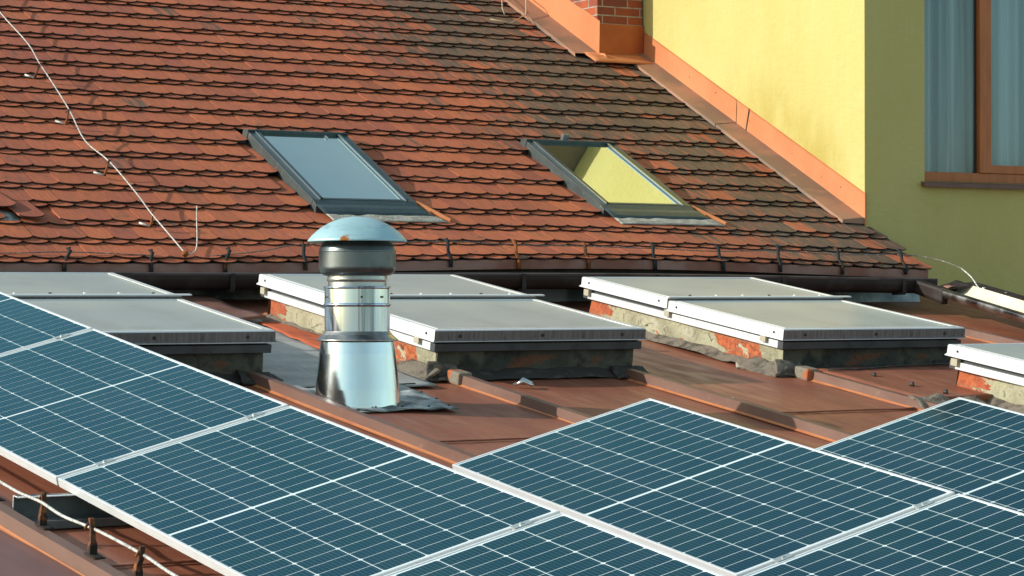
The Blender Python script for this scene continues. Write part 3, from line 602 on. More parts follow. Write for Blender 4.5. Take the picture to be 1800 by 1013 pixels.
# ------------------------------------------------------------------ the tiled house
house = thing('tiled_house', 'old house with a steep orange and grey beaver tail tile roof', 'building', TF)
def bow(x, s): return .070*math.exp(-((x-.8)/2.4)**2)*math.exp(-max(s+.1, 0)/.45)
EXP, TW, TL, TH = .297, .178, .40, .009
WIN = [(-1.18, -.385, .735, 2.125), (1.105, 1.90, .775, 2.14)]
tv, tf, tm, tcol = [], [], [], []
def tile(x, s, h0, slope, grey, br, hue, rot=0., scale=1.):
    w2 = (TW-.004)/2; arc = .044; n = 10; c, sn = math.cos(rot), math.sin(rot)
    out = [(-w2, TL), (-w2, arc)]
    for k in range(1, n): 
        u = -1+2*k/n; out.append((u*w2, arc*(1-(1-u*u)**.75)))
    out += [(w2, arc), (w2, TL)]
    b = len(tv)
    for dz in (0, -TH):
        for (px, py) in out:
            X = x + px*c - py*sn; S = s + px*sn + py*c
            p = Vector((X, S, h0 - slope*py + dz)); z = bow(X, S)
            tv.append(tuple(p + V(0, .4305*z, .9026*z)))
    m = len(out); tf.append([b+i for i in range(m)][::-1] if False else [b+i for i in range(m)]); tm.append(0)
    for i in range(m-1):
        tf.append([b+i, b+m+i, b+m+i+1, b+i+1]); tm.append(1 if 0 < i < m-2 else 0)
    for _ in range(m): tcol.append((grey, br, hue, 1))
def greyness(x, s):
    xs = [(-.5, 2.0), (0, 2.1), (1, 2.05), (2, 1.75), (3, 1.35), (4, 1.1), (5, 1.0), (6, 1.3), (9, 1.6)]
    for (s0, a), (s1, b) in zip(xs, xs[1:]):
        if s0 <= s <= s1: g = a+(b-a)*(s-s0)/(s1-s0); break
    else: g = 1.5
    d = (x-g)/.9 + .9*mnoise.noise(V(x*.8, s*1.1, 3))
    v = min(max(.5+d*.5, 0), 1)
    if s > 3.9 and x > 1.6: v += .25
    return v
for c in range(-0, 27):
    s0 = -.09 + c*EXP
    for layer in (0, 1):
        off = (TW/2 if (layer+c) % 2 else 0)
        for i in range(-34, 21):
            x = i*TW + off + random.uniform(-.002, .002)
            if x > 3.415-TW/2+.06: continue
            s = s0 - (.052 if layer == 0 else 0) + random.uniform(-.004, .004) - (random.uniform(.006, .016) if random.random() < .04 else 0)
            if s > .66 and x+TW/2 > 3.43: continue
            skip = False
            for (a, b, y0, y1) in WIN:
                if a-.02 < x < b+.02 and y0-.20 < s < y1-.12: skip = True
            if layer == 1 and c == 2 and -3.45 < x < -3.28: skip = True
            if layer == 1 and c == 2 and -3.30 < x < -3.1: skip = True
            if skip: continue
            gr = greyness(x, s)
            rr = random.random()
            gr = min(gr, .95)*.86 + random.gauss(0, .07)
            if .2 < gr and rr < .07: gr *= .4
            elif gr < .2 and rr > .98: gr = .45
            gr = min(max(gr, 0), 1)
            hue = min(1, max(0, random.gauss(.45, .25)+(.25 if x < -1.5 and s > 3 else 0)))
            br = min(1, max(0, random.gauss(.55, .14)+.25*mnoise.noise(V(x*1.3, s*1.6, 9))))
            tile(x, s, (.039 if layer else .028)+random.uniform(-.0015, .0025), .10 if layer else .09, gr, br, hue, random.gauss(0, .006))
# slipped tiles near the left edge
tile(-3.36, .60, .085, .09, .1, .6, .9, .25); tile(-3.22, .47, .07, .10, .2, .45, 1., .10); tile(-3.50, .72, .09, .1, 0, .8, .2, .5)
me = bpy.data.meshes.new('tiled_roof'); me.from_pydata(tv, [], tf); me.polygons.foreach_set('material_index', tm)
ca = me.color_attributes.new('Col', 'FLOAT_COLOR', 'CORNER')
fi = 0; cols = []; m_per = 13
nface_per_tile = 1 + (len(tcol) // max(1, tm.count(0)) if False else 0)
# expand per-tile colours to corners
idx = -1; flat = []; nv_tile = 26
for p in me.polygons:
    t_i = p.vertices[0] // nv_tile
    for _ in range(p.loop_total): flat += list(tcol[t_i*13])
ca.data.foreach_set('color', flat)
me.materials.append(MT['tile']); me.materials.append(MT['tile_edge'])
ro = bpy.data.objects.new('tiled_roof', me); COL.objects.link(ro); ro.parent = house
# under-roof boarding (dark) so nothing shows between tiles
mb = MB(); mb.box(-6.1, 3.40, -.02, 8.4, -.10, -.035); mb.build('roof_boarding', 'housewall', house)
mb = MB(); mb.sheet([(-3.62, .52, .03), (-3.30, .50, .03), (-3.30, .66, .03), (-3.62, .68, .03)], 6, 4, .01, 6, thick=.004); mb.build('zinc_patch', 'zinc', house)
inv = house.matrix_world.inverted()
def HW(name, mb, mats, bevel=0):      # part given in wall axes (x along, y back, z up) from the eave origin
    o = mb.build(name, mats, house, bevel); o.matrix_parent_inverse = inv; o.matrix_world = WF.mat(); return o
# eave strip
def ewave(x): return bow(x, -.1)
xs = [-6.1+i*(9.52/60) for i in range(61)]
mb = MB()
for a, b in zip(xs, xs[1:]):
    za, zb = ewave(a)-.045, ewave(b)-.045
    mb.add([(a, -.115, za-.062), (b, -.115, zb-.062), (b, -.115, zb), (a, -.115, za)], [(0, 1, 2, 3)], 0)
    mb.add([(a, -.115, za), (b, -.115, zb), (b, .06, zb+.03), (a, .06, za+.03)], [(0, 1, 2, 3)], 0)
    mb.add([(a, -.115, za-.062), (a, -.08, za-.062), (b, -.08, zb-.062), (b, -.115, zb-.062)], [(0, 1, 2, 3)], 0)
mb.add([(3.42, -.115, ewave(3.42)-.107), (3.42, .06, ewave(3.42)-.107), (3.42, .06, ewave(3.42)-.015), (3.42, -.115, ewave(3.42)-.045)], [(0, 1, 2, 3)], 0)
HW('eave_strip', mb, 'band')
# gutter
mb = MB()
for a, b in zip(xs, xs[1:]):
    pr = []
    for t_, X in ((0, a), (1, b)):
        zz = -.105 + .35*ewave(X); q = [(-.215, zz+.004), (-.222, zz+.012), (-.230, zz+.006), (-.226, zz-.006), (-.224, zz-.03), (-.205, zz-.075), (-.165, zz-.098), (-.12, zz-.085), (-.098, zz-.04), (-.096, zz+.02)]
        pr.append([(X, y, z) for y, z in q])
    n = len(pr[0])
    for j in range(n-1): mb.add([pr[0][j], pr[0][j+1], pr[1][j+1], pr[1][j]], [(0, 1, 2, 3)], 1 if j < 3 else 0, j > 3)
HW('gutter', mb, ['gutter', 'gutter_lip'])
mb = MB()
for i in range(9):
    x = -5.3+i*1.05; mb.box(x, x+.03, -.228, -.1, -.215+.35*ewave(x), -.195+.35*ewave(x)); mb.box(x, x+.03, -.236, -.226, -.2+.35*ewave(x), -.10+.35*ewave(x))
[HW('gutter_bracket', p, 'gutter') for p in mb.pieces()]
mb = MB(); mb.box(-6, 3.3, .26, .5, -9.9, -.02); HW('wall', mb, 'housewall')
mb = MB(); mb.sheet([(-6, .20, -.40), (3.60, .20, -.36), (3.60, .235, -.165), (-6, .235, -.165)], 90, 6, .03, 2.5); HW('wall_flashing', mb, 'zinc')
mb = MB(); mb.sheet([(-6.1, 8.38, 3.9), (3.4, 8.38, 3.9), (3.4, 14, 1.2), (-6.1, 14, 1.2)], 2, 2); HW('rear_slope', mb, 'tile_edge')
mb = MB(); mb.add([(-6.1, .3, -.02), (-6.1, 13, -.5), (-6.1, 8.1, 3.6)], [(0, 1, 2)], 0); HW('gable', mb, 'housewall')

# roof windows (parts of the house)
def roof_window(a, b, y0, y1, lab):
    a += .025; b += .012; y0 += .008; y1 += .008
    H = .090; mb = MB()
    fr = .055
    # side members, head cover and sill as one frame mesh
    mb.box(a, a+fr, y0+.085, y1-.09, .0, H-.006, 1, {'t': 0, 'l': 1}); mb.box(b-fr, b, y0+.085, y1-.09, 0, H-.006, 0)
    mb.hexa([(a-.004, y1-.088, .0), (b+.004, y1-.088, .0), (b+.004, y1, .0), (a-.004, y1, .0), (a-.004, y1-.088, H+.012), (b+.004, y1-.088, H+.012), (b+.004, y1, H-.018), (a-.004, y1, H-.018)], 0, {'l': 1})
    mb.hexa([(a+.001, y0, .0), (b-.001, y0, .0), (b-.001, y0+.083, .0), (a+.001, y0+.083, .0), (a+.001, y0+.012, H-.02), (b-.001, y0+.012, H-.02), (b-.001, y0+.083, H-.004), (a+.001, y0+.083, H-.004)], 0, {'l': 1})
    w = mb.build('roof_window', ['win_alu', 'win_side'], house, .003); w['label'] = lab
    mb = MB(); s0 = .07
    for xa, xb_ in ((a+fr+.001, a+s0+.012), (b-s0-.012, b-fr-.001)): mb.box(xa, xb_, y0+.10, y1-.10, H-.03, H+.002)
    mb.box(a+s0+.012, b-s0-.012, y0+.084, y0+.108, H-.03, H-.002); mb.build('sash', 'win_alu', w)
    mb = MB()
    for xa in (a+fr-.010, b-s0-.014): mb.box(xa, xa+.009, y0+.07, y1-.095, H-.004, H+.005)
    mb.each('trim_rail', 'win_bright', w)
    mb = MB(); mb.add([(a+.07, y0+.10, H-.012), (b-.07, y0+.10, H-.012), (b-.07, y1-.09, H-.012), (a+.07, y1-.09, H-.012)], [(0, 1, 2, 3)]); mb.build('pane', 'roofpane', w)
    mb = MB(); mb.add([(a+.06, y0+.09, H-.045), (b-.06, y0+.09, H-.045), (b-.06, y1-.085, H-.045), (a+.06, y1-.085, H-.045)], [(0, 1, 2, 3)]); mb.build('blind', 'roofinside' if lab.startswith('right') else 'paleblind', w)  # added sheet behind the glass; the left one is pale to imitate reflected sky
    mb = MB(); mb.sheet([(a+.03, y0-.105, .060), (b+.075, y0-.105, .060), (b+.01, y0+.004, .082), (a+.0, y0+.004, .082)], 20, 3, .004, 8, thick=.01); mb.build('apron', 'win_alu', w)
    mb = MB(); mb.sheet([(a+.045, y0-.20, .056), (b+.14, y0-.20, .056), (b+.085, y0-.106, .059), (a+.03, y0-.106, .059)], 40, 5, .006, 12, thick=.006); mb.build('lead_apron', 'lead_strip', w)
    mb = MB(); mb.box(a+.35, a+.40, y1-.02, y1+.02, H-.02, H+.03) if lab.startswith('right') else mb.box(b-.2, b-.185, y1-.16, y1-.12, H-.01, H+.0)
    mb.build('vent_clip', 'win_bright', w)
    return w
roof_window(*WIN[0], 'left roof window mirroring pale sky'); roof_window(*WIN[1], 'right roof window mirroring the yellow wall')
# broken tile edge strips at the lower right corner of each window
mb = MB()
for (a, b, y0, y1) in WIN:
    mb.hexa([(b+.02, y0+.10, .05), (b+.035, y0+.10, .05), (b+.18, y0-.17, .05), (b+.165, y0-.17, .05), (b+.02, y0+.10, .085), (b+.035, y0+.10, .085), (b+.18, y0-.17, .07), (b+.165, y0-.17, .07)])
mb.each('cut_tile_edge', 'flash', house)

# brick chimney of the house, between the roof and the yellow wall
def brick_mat(name, ax):
    m = bpy.data.materials.new(name); m.use_nodes = True; nt = m.node_tree; b = nt.nodes['Principled BSDF']
    tc = node(nt, 'ShaderNodeTexCoord'); sp = node(nt, 'ShaderNodeSeparateXYZ'); cb = node(nt, 'ShaderNodeCombineXYZ'); nt.links.new(tc.outputs['Object'], sp.inputs[0])
    nt.links.new(sp.outputs[ax], cb.inputs[0]); nt.links.new(sp.outputs[2], cb.inputs[1])
    br = node(nt, 'ShaderNodeTexBrick'); nt.links.new(cb.outputs[0], br.inputs['Vector']); br.inputs['Scale'].default_value = 1; br.inputs['Brick Width'].default_value = .25; br.inputs['Row Height'].default_value = .074
    br.inputs['Mortar Size'].default_value = .006; br.inputs['Mortar Smooth'].default_value = .2; br.inputs['Color1'].default_value = (.20, .045, .028, 1); br.inputs['Color2'].default_value = (.42, .085, .022, 1); br.inputs['Mortar'].default_value = (.36, .32, .26, 1)
    c = mixc(nt, mth(nt, 'MULTIPLY', noise(nt, 12, O1, 4, .45, .7), .5), br.outputs[0], (.16, .05, .035)); nt.links.new(c, b.inputs['Base Color']); b.inputs['Roughness'].default_value = .85
    bp = node(nt, 'ShaderNodeBump'); bp.inputs['Strength'].default_value = .6; bp.inputs['Distance'].default_value = .006; bp.invert = True; nt.links.new(br.outputs['Fac'], bp.inputs['Height']); nt.links.new(bp.outputs[0], b.inputs['Normal']); return m
MT['brick_x'] = brick_mat('brick_front', 0); MT['brick_y'] = brick_mat('brick_side', 1)
mb = MB(); mb.box(2.95, 3.40, 3.85, 4.80, 1.2, 2.75, 0, {'l': 1, 'r': 1}); mb.box(2.945, 3.40, 3.845, 4.80, 2.7505, 4.9, 2)
ch = HW('chimney', mb, ['brick_x', 'brick_y', 'soot'])
tan = math.tan(R_(25.5))
def troof(y): return y*tan + .052
mb = MB()   # sheet metal round the chimney: upstand on its left side, base plate in front
ys = [3.80+i*.2 for i in range(24)]
for a, b in zip(ys, ys[1:]):
    ha = .29+.03*mnoise.noise(V(a*2.2, 0, 1))+max(0, a-4.6)*.10; hb = .29+.03*mnoise.noise(V(b*2.2, 0, 1))+max(0, b-4.6)*.10
    mb.add([(2.938, b, troof(b)), (2.938, a, troof(a)), (2.944, a, troof(a)+ha), (2.944, b, troof(b)+hb)], [(0, 1, 2, 3)], 0)
    mb.add([(2.70, a, troof(a)+.012), (2.938, a, troof(a)+.014), (2.938, b, troof(b)+.014), (2.70, b, troof(b)+.012)], [(0, 1, 2, 3)], 1)
    mb.add([(2.70, a, troof(a)-.02), (2.70, a, troof(a)+.012), (2.70, b, troof(b)+.012), (2.70, b, troof(b)-.02)], [(0, 1, 2, 3)], 1)
mb.tube([(2.94, 3.81, troof(3.81)+.01), (2.955, 3.74, troof(3.80)+.005), (2.965, 3.70, troof(3.72)-.0)], .012, 8, 0)
f_ = .255
mb.box(2.944, 3.404, 3.835, 3.849, 1.78, troof(3.85)+f_, 2)
mb.sheet([(2.80, 3.62, troof(3.62)+.022), (3.405, 3.62, troof(3.62)+.022), (3.405, 3.835, troof(3.80)+.030), (2.80, 3.835, troof(3.80)+.030)], 10, 4, .004, 5, 0, thick=.01)
o = HW('chimney_flashing', mb, ['flash', 'flash_dull', 'flash_deep'])
# pale cable lying on the tiles near the ridge side
mb = MB(); mb.tube([(2.72, 6.1, .10), (2.684, 5.736, .09), (2.53, 5.36, .12), (2.46, 5.20, .10), (2.45, 5.12, .07)], .004, 6); mb.tube([(2.95, 6.1, .10), (2.893, 5.77, .10), (2.78, 5.38, .13), (2.66, 5.12, .08), (2.42, 4.93, .06), (2.25, 5.0, .06)], .0045, 6)
cb = mb.build('roof_cable', 'cable', None, matrix=TF.mat()); tag(cb, 'pale loose cable ends hanging down the grey tiles beside the chimney flashing', 'cable')

# ------------------------------------------------------------------ yellow building
yb = thing('yellow_building', 'plastered yellow building with a brown framed window and orange verge flashing', 'building', FF, (0, 0, 0))
# front wall with window opening; left wall; rendered in FF axes (x right, y back, z up)
top = 3.9; X0, X1, Z0, Z1 = .567, 2.75, .365, 2.35; RV = .13
mb = MB()
def q(x0, x1, z0, z1): mb.add([(x0, 0, z0), (x1, 0, z0), (x1, 0, z1), (x0, 0, z1)], [(0, 1, 2, 3)], 1)
q(0, X0, -10.5, top); q(X1, 7, -10.5, top); q(X0, X1, -10.5, Z0); q(X0, X1, Z1, top)
mb.add([(X0, 0, Z0), (X0, RV, Z0), (X0, RV, Z1), (X0, 0, Z1)], [(0, 3, 2, 1)], 1); mb.add([(X1, 0, Z0), (X1, RV, Z0), (X1, RV, Z1), (X1, 0, Z1)], [(0, 1, 2, 3)], 1)
mb.add([(X0, 0, Z0), (X1, 0, Z0), (X1, RV, Z0), (X0, RV, Z0)], [(0, 1, 2, 3)], 1); mb.add([(X0, 0, Z1), (X0, RV, Z1), (X1, RV, Z1), (X1, 0, Z1)], [(0, 1, 2, 3)], 1)
mb.add([(0, 9, -10.5), (0, 0, -10.5), (0, 0, top), (0, 9, top)], [(0, 1, 2, 3)], 0)
mb.add([(7, 0, -10.5), (7, 9, -10.5), (7, 9, top), (7, 0, top)], [(0, 1, 2, 3)], 0); mb.add([(0, 9, -10.5), (0, 9, top), (7, 9, top), (7, 9, -10.5)], [(0, 1, 2, 3)], 0)
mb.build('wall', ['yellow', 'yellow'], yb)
mb = MB(); mb.box(-.15, 7.1, -.15, 9.1, top+.001, top+.14); mb.build('roof', 'flash_dull', yb)
mb = MB(); y0, y1 = RV-.075, RV      # window frame
fy0, fy1 = .10, .165
mb.box(X0+.0, X0+.06, fy0, fy1, Z0, Z1); mb.box(X1-.06, X1, fy0, fy1, Z0, Z1); mb.box(X0+.061, X1-.061, fy0, fy1, Z0, Z0+.082); mb.box(X0+.061, X1-.061, fy0, fy1, Z1-.07, Z1)
mb.box(1.175, 1.285, fy0-.012, fy1, Z0+.083, Z1-.071)
wn = mb.build('window', 'wood', yb, .004)
mb = MB(); mb.box(1.286, 2.685, fy0-.008, fy1-.01, Z0+.083, Z0+.148); mb.box(2.62, 2.685, fy0-.008, fy1-.01, Z0+.149, Z1-.14); mb.box(1.286, 1.292, fy0-.008, fy1-.01, Z0+.149, Z1-.14); mb.box(1.286, 2.685, fy0-.008, fy1-.01, Z1-.139, Z1-.072); mb.build('sash', 'wood', wn, .004)
mb = MB(); mb.add([(X0+.06, .135, Z0+.08), (1.176, .135, Z0+.08), (1.176, .135, Z1-.07), (X0+.06, .135, Z1-.07)], [(0, 1, 2, 3)]); mb.build('pane', 'pane', wn)
mb = MB(); mb.add([(1.291, .140, Z0+.147), (2.625, .140, Z0+.147), (2.625, .140, Z1-.138), (1.291, .140, Z1-.138)], [(0, 1, 2, 3)]); mb.build('pane', 'pane', wn)
mb = MB(); mb.box(1.158, 1.172, .128, .134, Z0+.085, Z1-.075); mb.build('gasket', 'screw', wn)
mb = MB()
N = 220; pr = []
for i in range(N+1):
    x = X0+.02 + (2.6-X0)*i/N
    d = .020*math.sin(x*31+2*math.sin(x*5))+.012*math.sin(x*73+1.3)+.008*math.sin(x*11)
    if x < .93: d = .030*math.sin(x*60)+.012*math.sin(x*130)
    if x < .70: d += .02
    pr.append((x, .30+d))
for (xa, ya), (xb_, yb_) in zip(pr, pr[1:]):
    mb.add([(xa, ya, .2), (xb_, yb_, .2), (xb_+.01, yb_, 2.5), (xa+.01, ya, 2.5)], [(0, 1, 2, 3)], 0, True)
mb.build('curtain', 'curtain', yb)
mb = MB(); mb.add([(.3, 1.4, 0), (3, 1.4, 0), (3, 1.4, 2.7), (.3, 1.4, 2.7)], [(0, 1, 2, 3)]); mb.add([(.3, .17, 0), (.3, 1.4, 0), (.3, 1.4, 2.7), (.3, .17, 2.7)], [(0, 1, 2, 3)]); mb.add([(3, .17, 0), (3, 1.4, 0), (3, 1.4, 2.7), (3, .17, 2.7)], [(0, 1, 2, 3)]); mb.add([(.3, .17, 0), (3, .17, 0), (3, 1.4, 0), (.3, 1.4, 0)], [(0, 1, 2, 3)])
mb.build('room', 'room', yb)
mb = MB(); mb.hexa([(X0-.035, -.055, Z0-.045), (X1+.04, -.055, Z0-.045), (X1+.04, -.002, Z0-.040), (X0-.035, -.002, Z0-.040), (X0-.035, -.055, Z0-.012), (X1+.04, -.055, Z0-.012), (X1+.04, -.002, Z0-.002), (X0-.035, -.002, Z0-.002)]); mb.hexa([(X0, 0, Z0+.001), (X1, 0, Z0+.001), (X1, .1, Z0+.001), (X0, .1, Z0+.001), (X0, 0, Z0+.004), (X1, 0, Z0+.004), (X1, .1, Z0+.008), (X0, .1, Z0+.008)])
mb.build('sill', 'sill', yb, .003)
# verge flashing against the left wall: FF axes; roof surface height along y
dz0 = .728*math.sin(R_(25.5)); dy0 = .728*math.cos(R_(25.5))
def tz(y): return y*tan + .046
mb = MB(); ysf = [-.012+i*.1465 for i in range(23)]; ysf[-1] = 3.19
for i, (a, b) in enumerate(zip(ysf, ysf[1:])):
    g2 = .010 if i == 11 else 0
    w1 = .003*mnoise.noise(V(a*2, 3, 0)); w2 = .003*mnoise.noise(V(b*2, 3, 0))
    prev = None
    def secs(y, wv): return [(-.215, tz(y)-.012), (-.213, tz(y)+.012), (-.012+wv, tz(y)+.030), (-.004+wv*.3, tz(y)+.205), (-.010, tz(y)+.214), (-.001, tz(y)+.220)]
    A = secs(a, w1); B = secs(b-g2, w2)
    for j in range(5): mb.add([(A[j][0], a, A[j][1]), (A[j+1][0], a, A[j+1][1]), (B[j+1][0], b-g2, B[j+1][1]), (B[j][0], b-g2, B[j][1])], [(0, 1, 2, 3)], 1 if j < 2 else 0)
mb.add([(-.215, -.012, tz(0)-.012), (-.012, -.012, tz(0)-.02), (-.012, -.012, tz(0)+.03), (-.213, -.012, tz(0)+.012)], [(0, 1, 2, 3)], 1)
mb.hexa([(-.012, -.02, tz(0)-.03), (.002, -.02, tz(0)-.03), (.002, -.010, tz(0)-.03), (-.012, -.010, tz(0)-.03), (-.012, -.02, tz(0)+.22), (.002, -.02, tz(0)+.22), (.002, -.010, tz(0)+.22), (-.012, -.010, tz(0)+.22)], 0)
mb.build('verge_flashing', ['flash', 'flash_dull'], yb)
mb = MB()
for y, z in ((.12, .08), (.30, .13), (.55, .10), (.95, .11), (1.55, .12), (2.05, .15), (2.45, .12)): disc(mb, (-.006, y, tz(y)+z), (-1, 0, 0), .005, .004)
mb.hexa([(-.016, 1.592, tz(1.595)+.02), (-.010, 1.592, tz(1.595)+.02), (-.010, 1.602, tz(1.6)+.02), (-.016, 1.602, tz(1.6)+.02), (-.012, 1.55, tz(1.595)+.20), (-.006, 1.55, tz(1.595)+.20), (-.006, 1.556, tz(1.6)+.20), (-.012, 1.556, tz(1.6)+.20)])
mb.each('screw', 'screw', yb)

# ------------------------------------------------------------------ sloping gutter and coping at the foot of the yellow wall
GF = Frame(V(3.13, 19.35, 10.165), V(.40, -1.05, -.185), V(1, .38, 0))    # x down the gutter, y across to the right, z up
gt = thing('valley_gutter', 'cream lined metal gutter running down to the right below the yellow wall', 'gutter', GF)
mb = MB(); n = 20; Lg = 3.0
pf = [(-.05, .045), (-.058, .035), (-.060, .010), (-.045, -.015), (.0, -.025), (.06, -.015), (.115, .03), (.15, .085)]
for k in range(n):
    a, b = -.06+Lg*k/n, -.06+Lg*(k+1)/n
    for j in range(len(pf)-1): mb.add([(a, *pf[j]), (b, *pf[j]), (b, *pf[j+1]), (a, *pf[j+1])], [(0, 1, 2, 3)], 0 if j > 2 else 1, True)
mb.build('trough', ['cream', 'steel_dull'], gt)
mb = MB(); mb.prism([(-.055, .045), (-.060, .010), (-.045, -.015), (.0, -.025), (.06, -.015), (.115, .03), (.15, .088)], -.10, -.061, 0); mb.build('end_plate', 'gutter', gt)
mb = MB(); mb.sheet([(-.16, -.06, .02), (.02, -.05, .05), (.09, .14, .092), (-.12, .13, .085)], 10, 8, .02, 8, thick=.01); mb.build('bent_cover', 'gutter', gt)
mb = MB(); mb.sheet([(-.02, -.03, .062), (.035, -.02, .060), (.05, .03, .076), (-.01, .02, .078)], 4, 4, .01, 20, thick=.003); mb.build('torn_edge', 'band', gt)
mb = MB(); mb.tube([(0, -.052, .045), (Lg, -.052, .045)], .010, 8); mb.build('lip', 'steel', gt)
mb = MB(); mb.sheet([(-.34, -.13, -.02), (.03, -.055, -.06), (.03, -.06, .05), (-.34, -.13, .075)], 8, 4, .01, 6, thick=.05); mb.build('elbow', 'gutter', gt)
mb = MB(); mb.hexa([(-.05, .165, -.03), (Lg, .185, -.10), (Lg, .26, -.10), (-.05, .24, -.03), (-.05, .165, .085), (Lg, .185, .090), (Lg, .26, .10), (-.05, .24, .095)]); mb.build('coping', 'gutter', gt)

# ------------------------------------------------------------------ lightning conductors
def path_smooth(pts, n=6):
    pts = [Vector(p) for p in pts]; out = []
    for i in range(len(pts)-1):
        p0, p1, p2, p3 = pts[max(i-1, 0)], pts[i], pts[i+1], pts[min(i+2, len(pts)-1)]
        for k in range(n):
            t = k/n; out.append(.5*((2*p1)+(p2-p0)*t+(2*p0-5*p1+4*p2-p3)*t*t+(3*p1-p0-3*p2+p3)*t**3))
    out.append(pts[-1]); return out
lc = thing('lightning_conductor', 'pale wire zigzagging down the orange tiles at the left on small clips', 'lightning conductor', TF)
pts = [(-2.30, 5.4, .13), (-2.32, 4.9, .12), (-2.343, 4.257, .12), (-2.317, 3.631, .11), (-2.359, 3.211, .115), (-2.375, 2.785, .10), (-2.433, 2.23, .115), (-2.485, 1.723, .10), (-2.446, 1.323, .115), (-2.425, .82, .10), (-2.451, .47, .115), (-2.432, .132, .10), (-2.43, -.13, .10)]
mb = MB(); mb.tube(path_smooth(pts, 4), .0048, 8); mb.build('wire', 'wire', lc)
for (fx, fs), (tx, ts) in (((-2.408, 3.06), (-2.37, 3.15)), ((-2.46, 2.16), (-2.44, 2.25)), ((-2.48, 1.24), (-2.45, 1.33)), ((-2.448, .40), (-2.43, .49))):
    mb = MB(); mb.tube([(fx-.02, fs, .045), (fx-.01, fs+.01, .07), (tx, ts, .125)], [.012, .009, .005], 6); mb.tube([(fx-.08, fs+.045, .052), (fx-.02, fs, .048)], .008, 6, 1); mb.tube([(tx-.02, ts, .10), (tx+.02, ts+.01, .12)], .004, 6)
    mb.build('wire_holder', ['rust', 'wire'], lc)
mb = MB(); mb.blob((-2.43, -.14, .10), (.022, .022, .018), .4); mb.build('clamp', 'rust', lc)
mb = MB(); P = [(-2.43, -.14, .10), (-2.38, -.15, .11), (-2.355, -.12, .16), (-2.345, -.03, .28), (-2.34, .02, .36)]; mb.tube(path_smooth(P, 4), .004, 6); mb.build('rod', 'wire', lc)

ew = thing('eave_conductor', 'thin dark wire strung along the eave on a row of black hooks', 'lightning conductor', WF)
strap = [(-3.16, .052, -.089), (-2.622, .046, -.085), (-2.099, .065, -.080), (-1.584, .108, -.054), (-.538, .145, -.025), (-.024, .144, -.032), (.517, .136, -.027), (1.065, .140, -.03), (1.60, .131, -.041), (2.111, .137, -.037), (2.626, .124, -.049), (3.19, .118, -.044)]
wpts = [(-6, -.02, .05), (-4.4, -.02, .03), (-3.595, -.05, .022), (-3.167, -.06, .034), (-2.637, -.06, .019), (-2.37, -.06, .010), (-2.118, -.06, .028), (-1.863, -.06, .055), (-1.584, -.06, .101), (-1.136, -.05, .112), (-.538, -.06, .137), (-.033, -.06, .121), (.526, -.06, .117), (1.065, -.06, .108), (1.6, -.06, .095), (2.111, -.06, .105), (2.626, -.06, .083), (3.179, -.06, .093)]
mb = MB(); mb.tube(path_smooth(wpts, 4), .004, 6); mb.build('wire', 'wire_dark', ew)
for i, (x, zt, zb) in enumerate(strap):
    mb = MB(); dx = random.uniform(-.02, .02) + (-.03 if i < 3 else .01)
    mb.tube([(x, -.060, zt), (x+.01, -.075, zt-.01), (x+dx*.5, -.095, (zt+zb)/2+.01), (x+dx, -.128, zb+.045), (x+dx, -.130, zb-.012)], [.010, .012, .011, .014, .013], 6); mb.tube([(x-.008, -.05, zt+.004), (x+.012, -.07, zt+.008)], .006, 6)
    mb.build('hook', 'dark_iron' if i not in (5, 6) else 'rust', ew)
ex = thing('wall_conductor', 'wire arching from the tile corner down in front of the yellow wall', 'lightning conductor', WF)
def wp(px, py, d):   # helper giving metres in wall axes for the free-hanging span, measured from the photograph
    f = 4733.; r = V((px-900)/f, 1, 0); th = .011303; fw = V(0, math.cos(th), math.sin(th)); up = V(0, -math.sin(th), math.cos(th))
    P = V(0, 0, 10) + (V(1, 0, 0)*((px-900)/f) - up*((py-506.5)/f) + fw)*d; q = P-WF.o; return (q.dot(WF.x), q.dot(WF.y), q.z)
span = [wp(1577, 447, 19.7), wp(1620, 451, 19.7), wp(1660, 460, 19.6), wp(1690, 472, 19.4), wp(1708, 488, 19.3), wp(1727, 512, 19.2), wp(1765, 522, 19.0), wp(1805, 527, 18.8), wp(1900, 545, 18.2)]
mb = MB(); mb.tube(path_smooth(span[:4], 5), .004, 6, 1); mb.tube(path_smooth(span[3:], 5), .0055, 6, 0); mb.build('wire', ['wire', 'wire_dark'], ex)
for a, b in ((wp(1729, 505, 19.2), wp(1731, 522, 19.2)), (wp(1769, 514, 19.0), wp(1767, 534, 19.0))):
    mb = MB(); mb.tube([a, b], [.012, .010], 6); mb.build('clip', 'wire', ex)

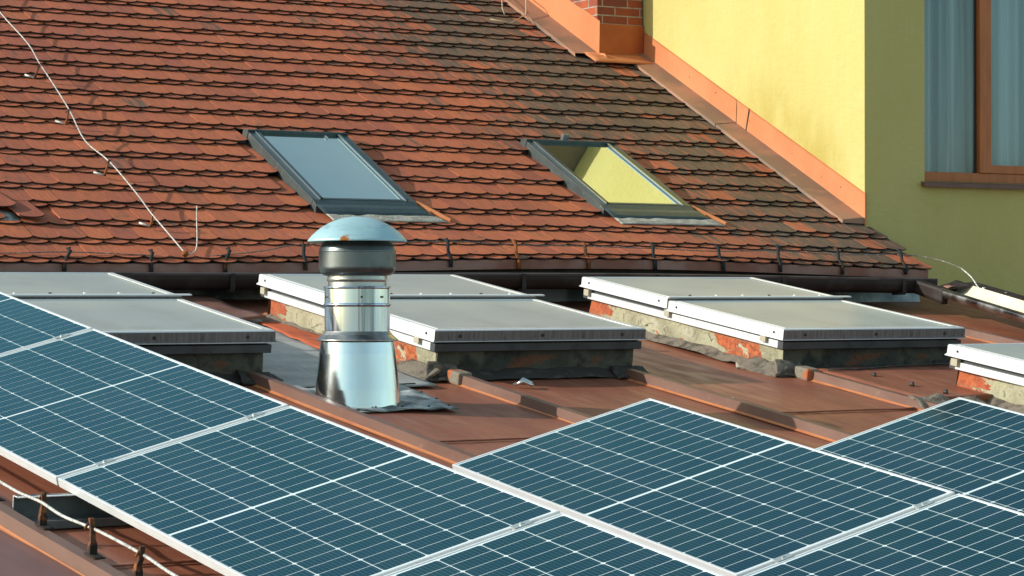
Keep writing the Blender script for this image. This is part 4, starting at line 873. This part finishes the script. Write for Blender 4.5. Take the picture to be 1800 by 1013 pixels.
# front wire on rusty posts
fc = thing('ridge_conductor', 'pale twisted wire held by three rusty iron posts in the lower left corner', 'lightning conductor', RF)
fp = [(-.31, 1.2, .16), (-.300, .45, .15), (-.301, -.057, .150), (-.294, -.254, .146), (-.292, -.465, .155), (-.287, -.671, .146), (-.266, -.92, .150), (-.250, -1.116, .146), (-.266, -1.39, .155), (-.263, -1.641, .143), (-.276, -2.3, .15)]
pp = path_smooth(fp, 8)
mb = MB(); mb.tube(pp, .0062, 8)
for i in range(len(pp)-1):
    pass
mb.build('wire', 'wire', fc)
for y, yt in ((-.472, -.43), (-.961, -.90), (-1.372, -1.36), (.05, .08)):
    mb = MB(); x = -.285
    pr_ = [(x, y, .058, .014, .012), (x+.002, y+.004, .10, .014, .012), (x+.004, y+.012, .118, .010, .010), (x+.010, y+(yt-y)*.5, .140, .009, .008), (x+.016, yt, .185, .009, .007)]
    vs = []
    for (a, b, c, rx, ry) in pr_: vs += [(a-rx, b-ry, c), (a+rx, b-ry, c), (a+rx, b+ry, c), (a-rx, b+ry, c)]
    mb.add(vs, [(k*4+j, k*4+(j+1) % 4, (k+1)*4+(j+1) % 4, (k+1)*4+j) for k in range(4) for j in range(4)] + [(16, 17, 18, 19)], 0)
    mb.tube([(x-.012, yt-.01, .150), (x+.012, yt+.004, .172)], .005, 6); mb.sheet([(x-.02, y-.07, .068), (x+.025, y-.07, .068), (x+.025, y+.03, .069), (x-.02, y+.03, .069)], 3, 3, .004, 20, thick=.003)
    mb.build('post', 'rusty_post', fc)

# ------------------------------------------------------------------ small litter on the roof
mb = MB(); mb.tube([(3.60, 2.50, .03), (3.64, 2.53, .05), (3.68, 2.50, .03), (3.66, 2.46, .025), (3.61, 2.47, .045), (3.58, 2.52, .02)], .009, 6); l1 = mb.build('crumpled_wire', 'win_bright', None, matrix=RF.mat()); tag(l1, 'crumpled scrap of bright metal in front of the middle hatch', 'scrap')
mb = MB()
for i in range(7): mb.box(4.58+i*.012, 4.588+i*.012, 1.97+.01*(i % 2), 1.985+.01*(i % 2), .01, .02)
l2 = mb.build('plaster_crumbs', 'debris', None, matrix=RF.mat()); tag(l2, 'pale plaster crumbs on the metal roof right of the second seam', 'debris', kind=None)
mb = MB(); mb.sheet([(5.40, 2.98, .02), (5.47, 2.96, .02), (5.48, 3.0, .025), (5.42, 3.02, .03)], 3, 3, .02, 20, thick=.01); l3 = mb.build('plaster_chip', 'debris', None, matrix=RF.mat()); tag(l3, 'small pale plaster chip below the orange patch of the right hatch', 'debris')
